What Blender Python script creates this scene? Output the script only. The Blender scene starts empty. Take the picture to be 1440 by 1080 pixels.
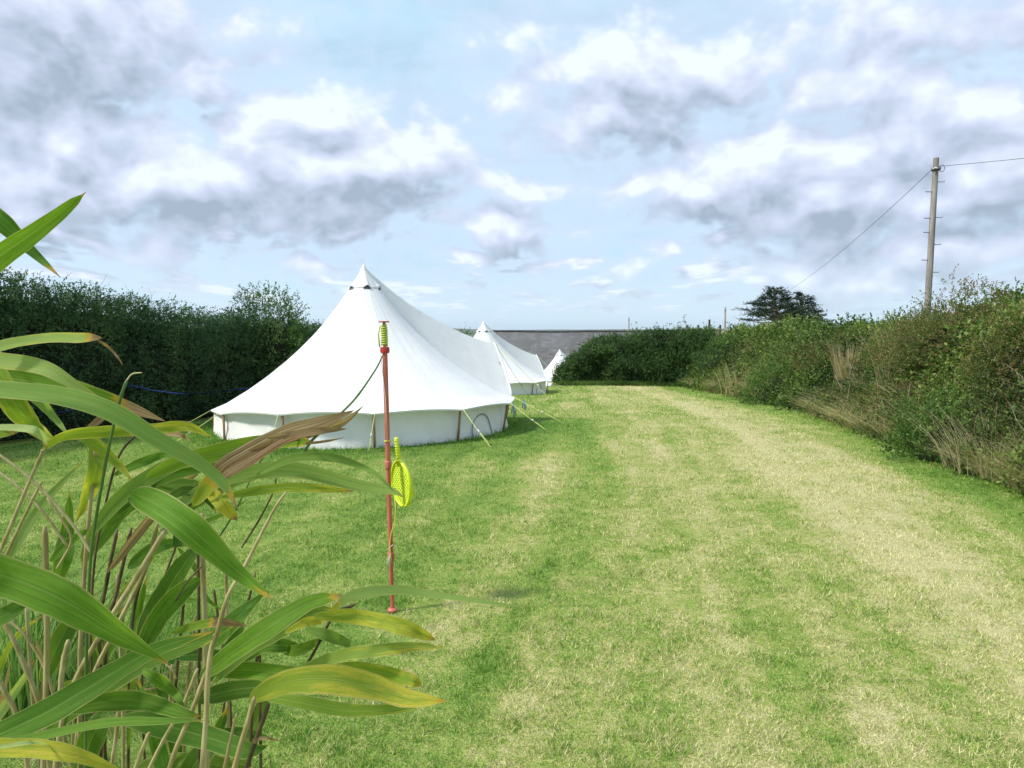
import bpy, math, random
import numpy as np
from mathutils import Vector, Matrix
random.seed(7)
RNG = np.random.default_rng(11)
sc = bpy.context.scene
col = sc.collection
PI = math.pi
R = math.radians

# ------------------------------------------------------------------ camera
CH = 1.65
F = 26.0 / 36.0 * 1440
PITCH = math.atan(73.0 / F)
cam = bpy.data.cameras.new("camera")
cam.lens = 26.0; cam.sensor_width = 36.0; cam.clip_start = 0.05; cam.clip_end = 30000
co = bpy.data.objects.new("camera", cam); col.objects.link(co)
co.location = (0, 0, CH); co.rotation_euler = (PI / 2 - PITCH, 0, 0)
sc.camera = co

def at(px, py, Y):
    a = (px - 720) / F; b = -(py - 540) / F
    d = Vector((a, math.cos(PITCH) + b * math.sin(PITCH), -math.sin(PITCH) + b * math.cos(PITCH)))
    k = Y / d.y
    return Vector((d.x * k, Y, CH + d.z * k))

# ------------------------------------------------------------------ numeric helpers
def smooth(a, b, x):
    t = np.clip((x - a) / (b - a), 0, 1)
    return t * t * (3 - 2 * t)
def hash2(ix, iy, s):
    v = np.sin(ix * 127.1 + iy * 311.7 + s * 74.7) * 43758.5453
    return v - np.floor(v)
def vnoise(x, y, s=0):
    x = np.asarray(x, float); y = np.asarray(y, float)
    ix = np.floor(x); iy = np.floor(y); fx = x - ix; fy = y - iy
    fx = fx * fx * (3 - 2 * fx); fy = fy * fy * (3 - 2 * fy)
    a = hash2(ix, iy, s); b = hash2(ix + 1, iy, s); c = hash2(ix, iy + 1, s); d = hash2(ix + 1, iy + 1, s)
    return (a * (1 - fx) + b * fx) * (1 - fy) + (c * (1 - fx) + d * fx) * fy
def fbm(x, y, s=0, o=3):
    r = 0; a = 0.5; t = 0
    for i in range(o):
        r = r + a * vnoise(x * 2 ** i, y * 2 ** i, s + i); t += a; a *= .5
    return r / t

# ------------------------------------------------------------------ terrain
BY = [-50, 13, 21, 29, 36, 42, 48, 65, 150, 600, 2500]
BZ = [0, 0, -.33, -.76, -.95, -1.5, -2.25, -4, -9, -22, -40]
def base_z(y):
    y = np.asarray(y, float)
    return sum(np.interp(y + k, BY, BZ) for k in (-2, -1, 0, 1, 2)) / 5
EY = [-20, 0, 7.5, 9.9, 12.9, 19, 25, 33, 40, 60]
EX = [4.6, 4.95, 5.35, 5.58, 5.95, 6.9, 7.7, 8.1, 8.5, 10]
def edge_x(y):
    y = np.asarray(y, float)
    return sum(np.interp(y + k, EY, EX) for k in (-1, 0, 1)) / 3
def ztop(y):
    return np.interp(y, [0, 9, 12, 17, 25, 33, 40], [2.25, 2.2, 2.05, 1.64, 1.56, 1.54, 1.5])
def plat_z(y):
    return np.interp(y, [-50, 9, 12, 17, 25, 33, 60, 100, 250, 600, 2500], [1.7, 1.5, 1.35, .92, .84, .85, 2.0, 1.7, -8, -22, -40])
def gz(x, y):
    x = np.asarray(x, float); y = np.asarray(y, float)
    u = x - edge_x(y)
    w = smooth(-0.1, np.interp(y, [0, 33, 60, 150, 400], [1.7, 1.7, 8, 60, 200]), u)
    b = base_z(y) + (fbm(x * .35, y * .35, 3) - .5) * .08
    return b * (1 - w) + plat_z(y) * w
def gzf(x, y): return float(gz(x, y))
def ground_at(px, py):
    lo, hi = 0.5, 60.0
    Y = 1.0
    while Y < 60:
        p = at(px, py, Y)
        if p.z < gzf(p.x, p.y): break
        Y += .05
    return Vector((p.x, p.y, gzf(p.x, p.y)))

# ------------------------------------------------------------------ node helpers
def new_mat(name):
    m = bpy.data.materials.new(name); m.use_nodes = True
    nt = m.node_tree; nt.nodes.clear()
    return m, nt
def setin(nt, s, v):
    if isinstance(v, bpy.types.NodeSocket): nt.links.new(v, s)
    elif v is not None:
        if isinstance(v, (tuple, list)) and len(v) == 3 and s.type == 'RGBA': v = (*v, 1)
        s.default_value = v
def nd(nt, typ, ins=None, **props):
    n = nt.nodes.new(typ)
    for k, v in props.items(): setattr(n, k, v)
    for k, v in (ins or {}).items(): setin(nt, n.inputs[k], v)
    return n
def M(nt, op, a, b=None, c=None, clamp=False):
    n = nt.nodes.new('ShaderNodeMath'); n.operation = op; n.use_clamp = clamp
    for i, v in enumerate((a, b, c)):
        if v is not None: setin(nt, n.inputs[i], v)
    return n.outputs[0]
def VM(nt, op, a, b=None, out=0):
    n = nt.nodes.new('ShaderNodeVectorMath'); n.operation = op
    setin(nt, n.inputs[0], a)
    if b is not None:
        if op == 'SCALE': setin(nt, n.inputs['Scale'], b)
        else: setin(nt, n.inputs[1], b)
    return n.outputs[out]
def noise(nt, vec, scale, detail=3, rough=.55, dist=0, dim='3D'):
    n = nd(nt, 'ShaderNodeTexNoise', {'Vector': vec, 'Scale': scale, 'Detail': detail, 'Roughness': rough, 'Distortion': dist}, noise_dimensions=dim)
    return n.outputs['Fac']
def ramp(nt, fac, stops, interp='LINEAR'):
    n = nd(nt, 'ShaderNodeValToRGB', {'Fac': fac}); cr = n.color_ramp; cr.interpolation = interp
    while len(cr.elements) < len(stops): cr.elements.new(.5)
    for e, (p, c) in zip(cr.elements, stops):
        e.position = p; e.color = (*c, 1) if isinstance(c, (tuple, list)) else (c, c, c, 1)
    return n.outputs['Color']
def mix(nt, f, a, b, blend='MIX'):
    n = nd(nt, 'ShaderNodeMix', data_type='RGBA', blend_type=blend)
    setin(nt, n.inputs[0], f); setin(nt, n.inputs[6], a); setin(nt, n.inputs[7], b)
    return n.outputs[2]
def sstep(nt, v, a, b, lo=0., hi=1.):
    n = nd(nt, 'ShaderNodeMapRange', {'Value': v, 'From Min': a, 'From Max': b, 'To Min': lo, 'To Max': hi}, interpolation_type='SMOOTHSTEP')
    return n.outputs['Result']
def attr(nt, name):
    return nd(nt, 'ShaderNodeAttribute', attribute_name=name)
def out(nt, shader):
    o = nt.nodes.new('ShaderNodeOutputMaterial'); nt.links.new(shader, o.inputs['Surface'])
def pbsdf(nt, color, rough=.6, spec=.3, normal=None, **kw):
    ins = {'Base Color': color, 'Roughness': rough, 'Specular IOR Level': spec}
    if normal is not None: ins['Normal'] = normal
    ins.update(kw)
    return nd(nt, 'ShaderNodeBsdfPrincipled', ins).outputs[0]
def bump(nt, h, strength=.3, dist=.01):
    return nd(nt, 'ShaderNodeBump', {'Height': h, 'Strength': strength, 'Distance': dist}).outputs[0]
def pos(nt): return nd(nt, 'ShaderNodeNewGeometry').outputs['Position']
def objc(nt): return nd(nt, 'ShaderNodeTexCoord').outputs['Object']

def simple_mat(name, c1, c2=None, rough=.6, spec=.3, scale=20, bmp=0.0, stretch=(1, 1, 1), detail=4, metal=0):
    m, nt = new_mat(name)
    v = VM(nt, 'MULTIPLY', objc(nt), stretch)
    f = noise(nt, v, scale, detail)
    c = mix(nt, sstep(nt, f, .3, .7), c1, c2 or tuple(x * .7 for x in c1))
    nrm = bump(nt, f, bmp, .01) if bmp else None
    out(nt, pbsdf(nt, c, rough, spec, nrm, Metallic=metal))
    return m

# ------------------------------------------------------------------ mesh helpers
def mesh_np(name, verts, faces, mat=None, parent=None, attrs=None, smooth_=False, uv=None):
    """faces: array (n,3) or (n,4)"""
    verts = np.asarray(verts, np.float32); faces = np.asarray(faces, np.int32)
    k = faces.shape[1]; n = len(faces)
    me = bpy.data.meshes.new(name)
    me.vertices.add(len(verts)); me.vertices.foreach_set('co', verts.ravel())
    me.loops.add(n * k); me.loops.foreach_set('vertex_index', faces.ravel())
    me.polygons.add(n)
    me.polygons.foreach_set('loop_start', np.arange(0, n * k, k, dtype=np.int32))
    me.polygons.foreach_set('loop_total', np.full(n, k, np.int32))
    if smooth_: me.polygons.foreach_set('use_smooth', np.ones(n, bool))
    for an, av in (attrs or {}).items():
        a = me.attributes.new(an, 'FLOAT', 'POINT'); a.data.foreach_set('value', np.asarray(av, np.float32))
    me.update(calc_edges=True); me.validate()
    if mat: me.materials.append(mat)
    o = bpy.data.objects.new(name, me); col.objects.link(o)
    if parent: o.parent = parent
    return o
def tag(o, label=None, cat=None, group=None, kind=None):
    if label: o['label'] = label
    if cat: o['category'] = cat
    if group: o['group'] = group
    if kind: o['kind'] = kind
    return o
def empty(name, loc=(0, 0, 0), rz=0):
    o = bpy.data.objects.new(name, None); col.objects.link(o)
    o.location = loc; o.rotation_euler = (0, 0, rz); o.empty_display_size = .2
    return o

class MB:
    def __init__(s): s.v = []; s.f = []
    def add(s, vs, fs):
        b = len(s.v); s.v += [tuple(v) for v in vs]; s.f += [tuple(i + b for i in f) for f in fs]
    def box(s, c, d, rot=None):
        x, y, z = [k / 2 for k in d]; c = Vector(c)
        vs = [Vector(p) for p in [(-x, -y, -z), (x, -y, -z), (x, y, -z), (-x, y, -z), (-x, -y, z), (x, -y, z), (x, y, z), (-x, y, z)]]
        if rot: vs = [rot @ v for v in vs]
        s.add([c + v for v in vs], [(0, 3, 2, 1), (4, 5, 6, 7), (0, 1, 5, 4), (1, 2, 6, 5), (2, 3, 7, 6), (3, 0, 4, 7)])
    def tube(s, pts, rad, n=8, cap=True):
        pts = [Vector(p) for p in pts]; m = len(pts)
        if not isinstance(rad, (list, tuple)): rad = [rad] * m
        vs = []; prev = None
        for i, p in enumerate(pts):
            t = (pts[min(i + 1, m - 1)] - pts[max(i - 1, 0)])
            if t.length < 1e-9: t = Vector((0, 0, 1))
            t.normalize()
            if prev is None: a = t.orthogonal().normalized()
            else:
                a = prev - t * prev.dot(t)
                if a.length < 1e-6: a = t.orthogonal()
                a.normalize()
            prev = a; b = t.cross(a)
            for k in range(n):
                an = 2 * PI * k / n
                vs.append(p + (a * math.cos(an) + b * math.sin(an)) * rad[i])
        fs = [(i * n + k, i * n + (k + 1) % n, (i + 1) * n + (k + 1) % n, (i + 1) * n + k) for i in range(m - 1) for k in range(n)]
        if cap: fs += [tuple(range(n - 1, -1, -1)), tuple((m - 1) * n + k for k in range(n))]
        s.add(vs, fs)
    def lathe(s, prof, n=24, loc=(0, 0, 0)):
        loc = Vector(loc); m = len(prof)
        vs = [loc + Vector((r * math.cos(2 * PI * k / n), r * math.sin(2 * PI * k / n), z)) for r, z in prof for k in range(n)]
        fs = [(i * n + k, i * n + (k + 1) % n, (i + 1) * n + (k + 1) % n, (i + 1) * n + k) for i in range(m - 1) for k in range(n)]
        s.add(vs, fs)
    def build(s, name, mat=None, parent=None, smooth_=True):
        me = bpy.data.meshes.new(name); me.from_pydata(s.v, [], s.f); me.update()
        if smooth_: me.polygons.foreach_set('use_smooth', [True] * len(me.polygons))
        if mat: me.materials.append(mat)
        o = bpy.data.objects.new(name, me); col.objects.link(o)
        if parent: o.parent = parent
        return o
def sharp(o, ang=40):
    o.data.set_sharp_from_angle(angle=R(ang)); return o
def copy_tree(o, parent=None, loc=None, rz=None):
    c = o.copy(); col.objects.link(c)
    if parent: c.parent = parent
    if loc is not None: c.location = loc
    if rz is not None: c.rotation_euler = (0, 0, rz)
    for ch in list(o.children): copy_tree(ch, c)
    return c

# ------------------------------------------------------------------ foliage generator
def unit(v):
    return v / np.maximum(np.linalg.norm(v, axis=1, keepdims=True), 1e-9)
def leaf_quads(c, d, nrm, L, W, fold=.15):
    """folded rhombus leaves: 4 verts, 2 tris each (as two tris)"""
    d = unit(d); s = unit(np.cross(d, nrm)); n = np.cross(s, d)
    L = L[:, None]; W = W[:, None]
    p0 = c; p1 = c + d * L * .45 + s * W * .5 + n * W * fold; p2 = c + d * L - n * L * .08; p3 = c + d * L * .45 - s * W * .5 + n * W * fold
    v = np.stack([p0, p1, p2, p3], 1).reshape(-1, 3)
    b = np.arange(len(c))[:, None] * 4
    f = np.concatenate([b + np.array([[0, 1, 2]]), b + np.array([[0, 2, 3]])], 0)
    return v, f
def sprigs(o, ax, length, k, leaf_len, leaf_w, spread=.9, rnd=None, rng=RNG, droop=.2, twig=.0):
    """o (N,3) origins, ax (N,3) axes; returns verts, faces, attr rnd, attr clump"""
    N = len(o); ax = unit(ax)
    length = np.broadcast_to(length, (N,)); leaf_len = np.broadcast_to(leaf_len, (N,)); leaf_w = np.broadcast_to(leaf_w, (N,))
    t = (np.arange(k) + .5)[None, :] / k + rng.uniform(-.3, .3, (N, k)) / k
    bend = rng.normal(0, .3, (N, 3)); bend[:, 2] -= droop
    P = o[:, None] + ax[:, None] * (t * length[:, None])[..., None] + bend[:, None] * ((t ** 2) * length[:, None])[..., None]
    dirs = ax[:, None] * rng.uniform(.2, 1, (N, k, 1)) + rng.normal(0, spread, (N, k, 3)) * .75
    nr = rng.normal(0, .6, (N, k, 3)); nr[..., 2] += .8
    sc_ = rng.uniform(.6, 1.25, (N, k))
    v, f = leaf_quads(P.reshape(-1, 3), dirs.reshape(-1, 3), nr.reshape(-1, 3), (leaf_len[:, None] * sc_).ravel(), (leaf_w[:, None] * sc_).ravel())
    cl = rng.uniform(0, 1, N) if rnd is None else rnd
    clump = np.repeat(np.repeat(cl, k), 4)
    r = np.repeat(rng.uniform(0, 1, N * k), 4)
    return v, f, r, clump
def blades(p, lean, L, W, segs=1, rng=RNG, curve=.5):
    """grass blades: root p (N,3), lean horizontal vec (N,3) magnitude = lean, L length, W width"""
    N = len(p); up = np.array([[0, 0, 1.]])
    a = rng.uniform(0, 2 * PI, N); s = np.stack([np.cos(a), np.sin(a), np.zeros(N)], 1)
    L = L[:, None]; W = W[:, None]
    if segs == 1:
        d = unit(lean + up)
        v = np.stack([p - s * W / 2, p + s * W / 2, p + d * L], 1).reshape(-1, 3)
        f = np.arange(3 * N).reshape(-1, 3)
        return v, f, 3
    rows = []
    for i in range(segs):
        t = i / segs
        d = p + up * L * (t - curve * t * t * .5) + lean * L * (t * t * .8 + t * .3)
        w = W * (1 - t ** 1.5) / 2
        rows += [d - s * w, d + s * w]
    t = 1; rows.append(p + up * L * (1 - curve * .5) + lean * L * 1.1)
    v = np.stack(rows, 1).reshape(-1, 3); k = 2 * segs + 1
    b = np.arange(N)[:, None] * k; fs = []
    for i in range(segs - 1):
        fs += [b + np.array([[2 * i, 2 * i + 1, 2 * i + 3]]), b + np.array([[2 * i, 2 * i + 3, 2 * i + 2]])]
    fs.append(b + np.array([[2 * segs - 2, 2 * segs - 1, 2 * segs]]))
    return v, np.concatenate(fs, 0), k

def foliage_mat(name, stops, nscale=.8, trans=.3, wr=.35, wc=.35, wn=.6, rough=.55, spec=.25, patch=None, tint=None):
    """colour = ramp of mixed randoms + world noise. stops list of (pos, rgb)"""
    m, nt = new_mat(name)
    r = attr(nt, 'rnd').outputs['Fac']; c = attr(nt, 'clump').outputs['Fac']
    n = noise(nt, pos(nt), nscale, 3, .6)
    f = M(nt, 'MULTIPLY_ADD', M(nt, 'SUBTRACT', r, .5), wr, M(nt, 'MULTIPLY_ADD', M(nt, 'SUBTRACT', c, .5), wc, M(nt, 'MULTIPLY_ADD', M(nt, 'SUBTRACT', n, .5), wn * 2, .5)), clamp=True)
    cc = ramp(nt, f, stops)
    if tint:
        tf, tc = tint
        n2 = sstep(nt, noise(nt, pos(nt), tf[0], 2), tf[1], tf[2])
        cc = mix(nt, M(nt, 'MULTIPLY', n2, M(nt, 'ADD', .45, M(nt, 'MULTIPLY', r, .55))), cc, tc)
    a = pbsdf(nt, cc, rough, spec)
    tcol = mix(nt, 1.0, cc, (1.25, 1.35, .7), 'MULTIPLY')
    b = nd(nt, 'ShaderNodeBsdfTranslucent', {'Color': tcol}).outputs[0]
    ms = nd(nt, 'ShaderNodeMixShader', {0: trans}); nt.links.new(a, ms.inputs[1]); nt.links.new(b, ms.inputs[2])
    out(nt, ms.outputs[0])
    return m

# =================================================================== LIGHT
SUN_EL = R(48); 
SUN_DIR = Vector((-math.cos(SUN_EL) * .93, -math.cos(SUN_EL) * .37, math.sin(SUN_EL)))
sl = bpy.data.lights.new('sun', 'SUN'); sl.energy = 3.0; sl.angle = R(7); sl.color = (1, .95, .87)
so = bpy.data.objects.new('sun', sl); col.objects.link(so)
so.rotation_euler = (-SUN_DIR).to_track_quat('-Z', 'Y').to_euler(); so.location = (-20, 5, 30)

# world with clouds -------------------------------------------------
w = bpy.data.worlds.new("World"); sc.world = w; w.use_nodes = True
nt = w.node_tree; nt.nodes.clear()
# blobs: px, py, rx, ry (photo pixels -> angles about the horizon), amplitude
BL = [
 (60, 10, 340, 150, 1.25), (-60, 60, 260, 170, 1.1), (320, 120, 75, 62, .85), (240, 20, 170, 50, .7),
 (130, 185, 210, 75, .95), (60, 235, 230, 85, .9), (-20, 160, 140, 90, .8),
 (250, 265, 330, 62, 1.1), (460, 255, 230, 85, 1.15), (460, 175, 105, 58, .95), (560, 240, 130, 80, .9), (60, 300, 240, 40, .9),
 (700, 330, 110, 30, .95), (700, 275, 130, 45, .8),
 (880, 110, 220, 75, .95), (850, 150, 180, 80, .8), (1010, 100, 160, 60, .75), (1290, 60, 330, 75, .55),
 (1080, 245, 220, 78, 1.1), (980, 275, 190, 48, 1.0), (1150, 290, 190, 60, 1.1), (1280, 210, 230, 90, 1.1), (1400, 260, 200, 80, 1.0), (1330, 300, 200, 42, 1.0),
 (1190, 150, 260, 60, .7), (1120, 370, 150, 34, .75), (1340, 345, 190, 36, .85), (1220, 385, 140, 26, .7), (1420, 390, 120, 22, .7),
 (450, 372, 60, 18, .8), (880, 368, 60, 13, .75), (370, 352, 60, 14, .6), (820, 380, 32, 9, .7), (510, 325, 80, 16, .65), (120, 335, 110, 22, .7),
]
grp = bpy.data.node_groups.new('cloud_density', 'ShaderNodeTree')
grp.interface.new_socket('P', in_out='INPUT', socket_type='NodeSocketVector')
grp.interface.new_socket('D', in_out='OUTPUT', socket_type='NodeSocketFloat')
gi = grp.nodes.new('NodeGroupInput'); go = grp.nodes.new('NodeGroupOutput')
P = gi.outputs[0]
wn = nd(grp, 'ShaderNodeTexNoise', {'Vector': P, 'Scale': 6.5, 'Detail': 3, 'Roughness': .55}, noise_dimensions='3D')
warp = VM(grp, 'MULTIPLY', VM(grp, 'SUBTRACT', wn.outputs['Color'], (.5, .5, .5)), (.26, .15, 0))
Pw = VM(grp, 'ADD', P, warp)
acc = None
CB = []
for (bx, by, rx, ry, am) in BL:
    az = math.atan((bx - 720) / F)
    CB.append((az, math.atan((467 - by) / F * math.cos(az)), rx / F * math.cos(az) ** 2, ry / F, am))
CB += [(2.3, .45, .9, .4, .75), (-2.2, .4, 1.0, .35, .75), (0.3, 1.1, 1.5, .28, .7), (-1.1, .9, .8, .3, .6)]    # unseen clouds added behind and overhead to light the front faces
for (az, el, ax_, ay_, am) in CB:
    mp = nd(grp, 'ShaderNodeMapping', {'Vector': Pw, 'Scale': (1 / ax_, 1 / ay_, 0), 'Location': (-az / ax_, -el / ay_, 0)})
    ln = VM(grp, 'LENGTH', mp.outputs[0], out=1)
    g = M(grp, 'MULTIPLY_ADD', ln, -am, am)
    acc = g if acc is None else M(grp, 'SMOOTH_MAX', acc, g, .12)
# scattered small clouds, projected on a flat layer for the perspective towards the horizon
sp = nd(grp, 'ShaderNodeSeparateXYZ', {0: P})
inv = M(grp, 'DIVIDE', 1.0, M(grp, 'ADD', M(grp, 'MAXIMUM', sp.outputs[1], 0.0), .045))
fl = nd(grp, 'ShaderNodeCombineXYZ', {0: M(grp, 'MULTIPLY', sp.outputs[0], inv), 1: M(grp, 'MULTIPLY', inv, .5), 2: 3.3})
n2 = noise(grp, fl.outputs[0], 1.7, 4, .55)
lowmask = M(grp, 'MULTIPLY', sstep(grp, sp.outputs[1], .0, .035), sstep(grp, sp.outputs[1], .24, .12))
small = M(grp, 'MULTIPLY', M(grp, 'MULTIPLY_ADD', n2, 3.4, -1.70), lowmask)
small = M(grp, 'ADD', small, M(grp, 'MULTIPLY_ADD', lowmask, .6, -.6))
acc = M(grp, 'SMOOTH_MAX', M(grp, 'MAXIMUM', acc, -.5), M(grp, 'MINIMUM', small, .45), .1)
Pn = VM(grp, 'MULTIPLY', P, (1, 1.5, 1))
n1 = noise(grp, Pn, 8.0, 7, .60)
vo = nd(grp, 'ShaderNodeTexVoronoi', {'Vector': VM(grp, 'ADD', Pn, VM(grp, 'SCALE', VM(grp, 'SUBTRACT', wn.outputs['Color'], (.5, .5, .5)), .10)), 'Scale': 15.0, 'Detail': 2.0, 'Roughness': .55, 'Lacunarity': 2.2, 'Smoothness': .35}, feature='SMOOTH_F1', voronoi_dimensions='2D')
bil = M(grp, 'SUBTRACT', .62, vo.outputs['Distance'])
d1 = M(grp, 'MULTIPLY_ADD', M(grp, 'SUBTRACT', n1, .5), 1.05, M(grp, 'MULTIPLY_ADD', bil, .55, acc))
grp.links.new(d1, go.inputs[0])
grp.interface.new_socket('L', in_out='OUTPUT', socket_type='NodeSocketFloat')
grp.links.new(acc, go.inputs[1])

tc = nd(nt, 'ShaderNodeTexCoord').outputs['Generated']
sx = nd(nt, 'ShaderNodeSeparateXYZ', {0: tc})
azn = M(nt, 'ARCTAN2', sx.outputs[0], sx.outputs[1])
eln = M(nt, 'ARCSINE', sx.outputs[2])
PP = nd(nt, 'ShaderNodeCombineXYZ', {0: azn, 1: eln, 2: 0.0}).outputs[0]
def dens(offset):
    g = nt.nodes.new('ShaderNodeGroup'); g.node_tree = grp
    nt.links.new(VM(nt, 'ADD', PP, offset), g.inputs[0]); return g.outputs[0], g.outputs[1]
D0, A0 = dens((0, 0, 0)); D1, A1 = dens((-.012, .034, 0))
cover = sstep(nt, D0, -.12, .42)
dif = M(nt, 'ADD', M(nt, 'SUBTRACT', D0, D1), M(nt, 'MINIMUM', M(nt, 'MAXIMUM', M(nt, 'MULTIPLY', M(nt, 'SUBTRACT', A0, A1), .75), -.34), .30))
wisp2 = noise(nt, PP, 5.0, 5, .62)
shade = M(nt, 'MULTIPLY_ADD', dif, .70, M(nt, 'MULTIPLY_ADD', D0, -.20, M(nt, 'MULTIPLY_ADD', M(nt, 'SUBTRACT', wisp2, .5), .28, .56)), clamp=True)
wisp = noise(nt, VM(nt, 'MULTIPLY', PP, (1, 3.5, 1)), 3.0, 5, .6, .6)
EXPO = 1.0
ccol = ramp(nt, shade, [(0, (.36, .44, .56)), (.25, (.50, .58, .73)), (.55, (.66, .73, .92)), (.85, (.82, .89, 1.02)), (1, (.92, 1.0, 1.05))])
# clear-sky part from the physical sky
sky = nd(nt, 'ShaderNodeTexSky', sky_type='NISHITA', sun_disc=False, sun_elevation=SUN_EL, sun_rotation=math.atan2(SUN_DIR.x, SUN_DIR.y), altitude=20, air_density=1.0, dust_density=.6, ozone_density=1.4)
skyc = mix(nt, 1.0, sky.outputs[0], (.1, .1, .1), 'MULTIPLY')
# thin high veil of cloud over the blue
veil = sstep(nt, wisp, .2, .75, .60, .92)
blue = mix(nt, veil, skyc, (.59, .87, 1.06))
halo = sstep(nt, D0, -1.0, .0, 0, .55)
blue = mix(nt, halo, blue, (.70, .80, 1.0))
colr = mix(nt, M(nt, 'MULTIPLY', cover, .90), blue, ccol)
colr = mix(nt, sstep(nt, sx.outputs[2], .11, .0, 0, .62), colr, (.72, .90, 1.02))
# below the horizon: dull ground colour
bel = sstep(nt, sx.outputs[2], -.02, -.002)
colr = mix(nt, bel, (.12, .14, .10), colr)
bg = nd(nt, 'ShaderNodeBackground', {'Color': mix(nt, 1.0, colr, (6.9, 6.9, 6.9), 'MULTIPLY'), 'Strength': .1})
wo = nt.nodes.new('ShaderNodeOutputWorld'); nt.links.new(bg.outputs[0], wo.inputs['Surface'])
w.cycles.sampling_method = 'MANUAL'; w.cycles.sample_map_resolution = 512
sc.view_settings.view_transform = 'Standard'; sc.view_settings.look = 'None'
sc.view_settings.exposure = 0.6; sc.view_settings.gamma = 1.0
sc.cycles.max_bounces = 6; sc.cycles.diffuse_bounces = 3; sc.cycles.transmission_bounces = 4; sc.cycles.transparent_max_bounces = 8
sc.cycles.volume_bounces = 0

# =================================================================== MATERIALS
def lawn_color(nt, r=None):
    """shared by the turf sheet and the blades: world-space patches and mowing streaks"""
    p = pos(nt); s = nd(nt, 'ShaderNodeSeparateXYZ', {0: p})
    x, y = s.outputs[0], s.outputs[1]
    # distance from the curved right edge
    ed = M(nt, 'MULTIPLY_ADD', M(nt, 'SQRT', M(nt, 'MAXIMUM', M(nt, 'SUBTRACT', y, -2.0), 0.0)), .86, 2.55)
    u = M(nt, 'SUBTRACT', x, ed)
    wv = M(nt, 'MULTIPLY', M(nt, 'SUBTRACT', noise(nt, p, .5, 2), .5), .45)
    uv = nd(nt, 'ShaderNodeCombineXYZ', {0: M(nt, 'ADD', u, wv), 1: M(nt, 'MULTIPLY', y, .09), 2: 0.0}).outputs[0]
    streak = noise(nt, uv, 2.1, 4, .6)
    big = noise(nt, p, .42, 3, .5)
    med = noise(nt, p, 2.4, 4, .6)
    fine = noise(nt, p, 17., 3, .6)
    # dryness: more to the right and further away, greener near the tents and at lower left
    g1 = sstep(nt, u, -6.8, -1.6)
    g2 = sstep(nt, u, -1.15, -.5)            # green strip under the bank
    g3 = sstep(nt, x, -3.5, .8)
    trk = lambda c_, w_: sstep(nt, M(nt, 'ABSOLUTE', M(nt, 'ADD', M(nt, 'MULTIPLY_ADD', wv, .5, u), c_)), w_, .05)
    ridge = M(nt, 'ADD', M(nt, 'ADD', trk(1.95, .6), M(nt, 'MULTIPLY', trk(3.6, .35), .6)), M(nt, 'MULTIPLY', trk(5.0, .3), .35))
    dry = M(nt, 'MULTIPLY_ADD', g1, .30, -.12)
    dry = M(nt, 'MULTIPLY_ADD', ridge, .23, dry)
    dry = M(nt, 'MULTIPLY_ADD', g2, -.34, dry)
    dry = M(nt, 'MULTIPLY_ADD', M(nt, 'SUBTRACT', g3, 1.0), .08, dry)
    dry = M(nt, 'MULTIPLY_ADD', sstep(nt, y, 4.0, 11.0), .06, dry)
    dry = M(nt, 'MULTIPLY_ADD', M(nt, 'SUBTRACT', streak, .5), 1.05, dry)
    dry = M(nt, 'MULTIPLY_ADD', M(nt, 'SUBTRACT', big, .5), .55, dry)
    dry = M(nt, 'MULTIPLY_ADD', M(nt, 'SUBTRACT', med, .5), .85, dry)
    dry = M(nt, 'MULTIPLY_ADD', M(nt, 'SUBTRACT', fine, .5), .75, dry)
    # lusher ring around the first tent
    ring = VM(nt, 'LENGTH', VM(nt, 'MULTIPLY', VM(nt, 'SUBTRACT', p, (-2.3, 12.9, 0)), (.8, 1, 0)), out=1)
    dry = M(nt, 'MULTIPLY_ADD', sstep(nt, ring, 4.0, 2.4), -.35, dry)
    dry = M(nt, 'ADD', dry, .475)
    if r is not None: dry = M(nt, 'MULTIPLY_ADD', M(nt, 'SUBTRACT', r, .5), .85, dry)
    c = ramp(nt, dry, [(.0, (.07, .225, .016)), (.28, (.165, .36, .036)), (.50, (.33, .455, .09)), (.68, (.575, .565, .235)), (.92, (.79, .72, .45))])
    return c, fine
def mat_lawn():
    m, nt = new_mat('turf')
    c, fine = lawn_color(nt)
    z = attr(nt, 'zone').outputs['Fac']
    p = pos(nt)
    hi = noise(nt, p, 60, 3, .7)
    thatch = ramp(nt, hi, [(.3, (.06, .08, .025)), (.7, (.30, .28, .13))])
    c = mix(nt, .55, c, thatch)
    c = mix(nt, 1.0, c, ramp(nt, noise(nt, p, 150, 3, .7), [(.35, (.55, .6, .5)), (.65, (1.5, 1.45, 1.3))]), 'MULTIPLY')
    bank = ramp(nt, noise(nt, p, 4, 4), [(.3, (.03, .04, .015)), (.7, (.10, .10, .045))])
    field = ramp(nt, noise(nt, p, .05, 4), [(.35, (.30, .26, .14)), (.65, (.42, .36, .2))])
    far = ramp(nt, noise(nt, p, .01, 4), [(.35, (.07, .12, .04)), (.65, (.22, .24, .10))])
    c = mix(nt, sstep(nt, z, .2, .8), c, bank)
    c = mix(nt, sstep(nt, z, 1.2, 1.8), c, field)
    c = mix(nt, sstep(nt, z, 2.2, 2.8), c, far)
    out(nt, pbsdf(nt, c, .9, .1, bump(nt, M(nt, 'ADD', hi, fine), .8, .02)))
    return m
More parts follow.
